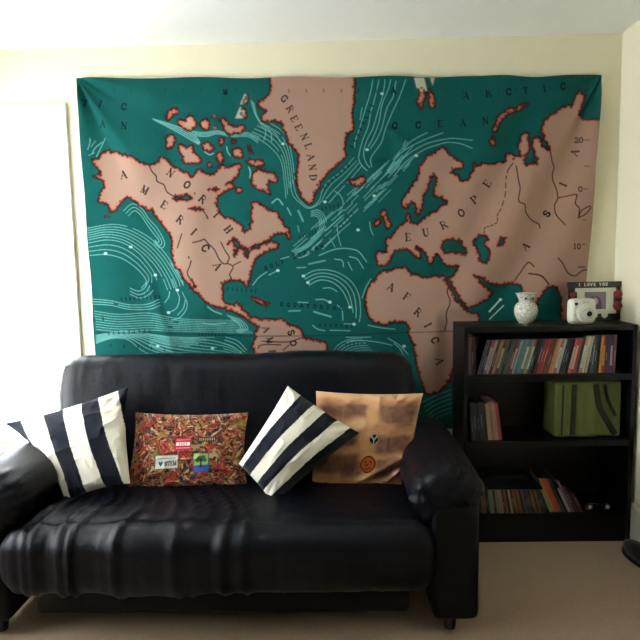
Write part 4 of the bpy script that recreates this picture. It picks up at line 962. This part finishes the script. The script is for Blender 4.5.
# I LOVE YOU in raised white letters on the header
bm = bmesh.new()
def bar(bm, a, b, w, y0, y1):
    a = np.array(a); b = np.array(b); d = (b - a) / max(np.linalg.norm(b - a), 1e-9); nn = np.array([-d[1], d[0]]) * w / 2; a = a - d * w * .3; b = b + d * w * .3
    vs = [bm.verts.new((p[0], y, p[1])) for y in (y0, y1) for p in (a - nn, b - nn, b + nn, a + nn)]
    for f in [(0,1,2,3),(7,6,5,4),(0,4,5,1),(1,5,6,2),(2,6,7,3),(3,7,4,0)]: bm.faces.new([vs[i] for i in f])
def text3(bm, s, x, z, h, adv, y0, y1, w):
    for ch in s:
        if ch != ' ':
            for pts, tk in GL[ch]:
                for p, q in zip(pts[:-1], pts[1:]):
                    bar(bm, (x + p[0] * h * .75, z + (1 - p[1]) * h), (x + q[0] * h * .75, z + (1 - q[1]) * h), w * (1 if tk else .6), y0, y1)
        x += adv if ch != ' ' else adv * .8
text3(bm, 'I LOVE YOU', -.080, .1725, .014, .0155, -.0075, -.0058, .0036)
bmesh.ops.recalc_face_normals(bm, faces=bm.faces)
lt = from_bm('lettering', bm, FW, hd); lt['label'] = 'white I LOVE YOU lettering'
bm = bmesh.new()
add_box(bm, -.085, -.050, -.010, 0, .040, .160, bevel=.002); add_box(bm, .058, .092, -.010, 0, .040, .160, bevel=.002)
add_box(bm, -.095, .105, -.010, 0, .142, .162, bevel=.002); add_box(bm, -.095, .105, -.010, 0, .034, .056, bevel=.002)
from_bm('mount', bm, FW, fr)
k = Canvas(0, 0, 60, 50, 2, (132, 118, 124))
k.blend(blur(k.fillmask([(12,50),(14,24),(24,12),(38,14),(46,26),(48,50)]).astype(float), 4), (84, 66, 78))
k.blend(blur(k.fillmask([(22,22),(30,16),(38,22),(37,34),(28,38),(22,32)]).astype(float), 3), (186, 156, 158))
k.blend(blur(k.fillmask([(4,50),(10,38),(26,36),(30,50)]).astype(float), 3), (40, 30, 36))
U, V2 = np.meshgrid(np.linspace(0, 1, 61), np.linspace(0, 1, 51)); ii = np.arange(61 * 51).reshape(51, 61)
mk('photograph', np.stack([-.052 + U * .112, -.003 + 0 * U, .144 - V2 * .09], -1).reshape(-1, 3), np.stack([ii[:-1, :-1], ii[1:, :-1], ii[1:, 1:], ii[:-1, 1:]], -1).reshape(-1, 4), M_cot, fr, colors=k.sample((U * 60).ravel(), (V2 * 50).ravel()))
def rose(x, z, r):
    bm = bmesh.new()
    bmesh.ops.create_uvsphere(bm, u_segments=18, v_segments=10, radius=r * .72, matrix=Matrix.Scale(.55, 4, (0, 1, 0)))
    for i in range(6):
        a = i * 1.047; bmesh.ops.create_uvsphere(bm, u_segments=12, v_segments=7, radius=r * .5, matrix=Matrix.Translation((r * .62 * math.cos(a), .001, r * .62 * math.sin(a))) @ Matrix.Scale(.45, 4, (0, 1, 0)))
    for i in range(3):
        torus(bm, r * (.2 + .18 * i), r * .06, n=16, k=6, arc=4.6, a0=i * 1.7, T=Matrix.Translation((0, -r * .42 + i * .001, 0)) @ Matrix.Rotation(math.pi / 2, 4, 'X'))
    return from_bm('rose', bm, FR, fr, smooth=True, loc=(x, -.008, z))
rose(.112, .128, .022); rose(.110, .072, .023); rose(-.108, .130, .014)
for (x_, z_, a_) in [(.128, .100, .5), (.098, .100, -.6), (.122, .045, .2), (-.112, .106, .4), (-.100, .145, -.5)]:
    bm = bmesh.new(); bmesh.ops.create_uvsphere(bm, u_segments=12, v_segments=7, radius=.014, matrix=Matrix.Rotation(a_, 4, 'Y') @ Matrix.Diagonal((.45, .2, 1, 1)))
    from_bm('leaf', bm, FG, fr, smooth=True, loc=(x_, -.004, z_))
for x_ in (-.060, .0, .050):
    bm = bmesh.new()
    vs = [bm.verts.new(p) for p in [(-.016, -.008, .036), (.016, -.008, .036), (.012, -.008, .018), (0, -.008, .010), (-.012, -.008, .018)]]
    f = bm.faces.new(vs); r = bmesh.ops.extrude_face_region(bm, geom=[f]); bmesh.ops.translate(bm, vec=(0, .008, 0), verts=[v for v in r['geom'] if isinstance(v, bmesh.types.BMVert)])
    bmesh.ops.recalc_face_normals(bm, faces=bm.faces)
    from_bm('pendant', bm, FW, fr, loc=(x_, 0, 0))

# dark slipper by the right wall
sh = empty('slipper', (.765, -.46, 0), 'dark rounded slipper on the beige carpet against the right wall', 'slipper', rz=.15)
M_sl = mat('dark_plush', (30, 24, 30), .85, .2, noise=.2, nscale=60, bump=.002, bscale=200, sheen=.3); M_so = mat('black_rubber_sole', (16, 15, 16), .7)
bm = bmesh.new(); bmesh.ops.create_uvsphere(bm, u_segments=32, v_segments=18, radius=1, matrix=Matrix.Diagonal((.044, .115, .042, 1)))
for v in bm.verts:
    if v.co.y < 0: v.co.z *= 1 - .45 * sstep(.03, .11, -v.co.y)
    if v.co.y < 0: v.co.x *= 1 - .12 * sstep(.0, .1, -v.co.y)
    v.co.z = max(v.co.z, -.024)
from_bm('upper', bm, M_sl, sh, smooth=True, loc=(0, 0, .036))
bm = bmesh.new(); bmesh.ops.create_cone(bm, cap_ends=True, segments=40, radius1=1, radius2=1.0, depth=1, matrix=Matrix.Diagonal((.047, .118, .014, 1)))
from_bm('sole', bm, M_so, sh, loc=(0, 0, .0075))
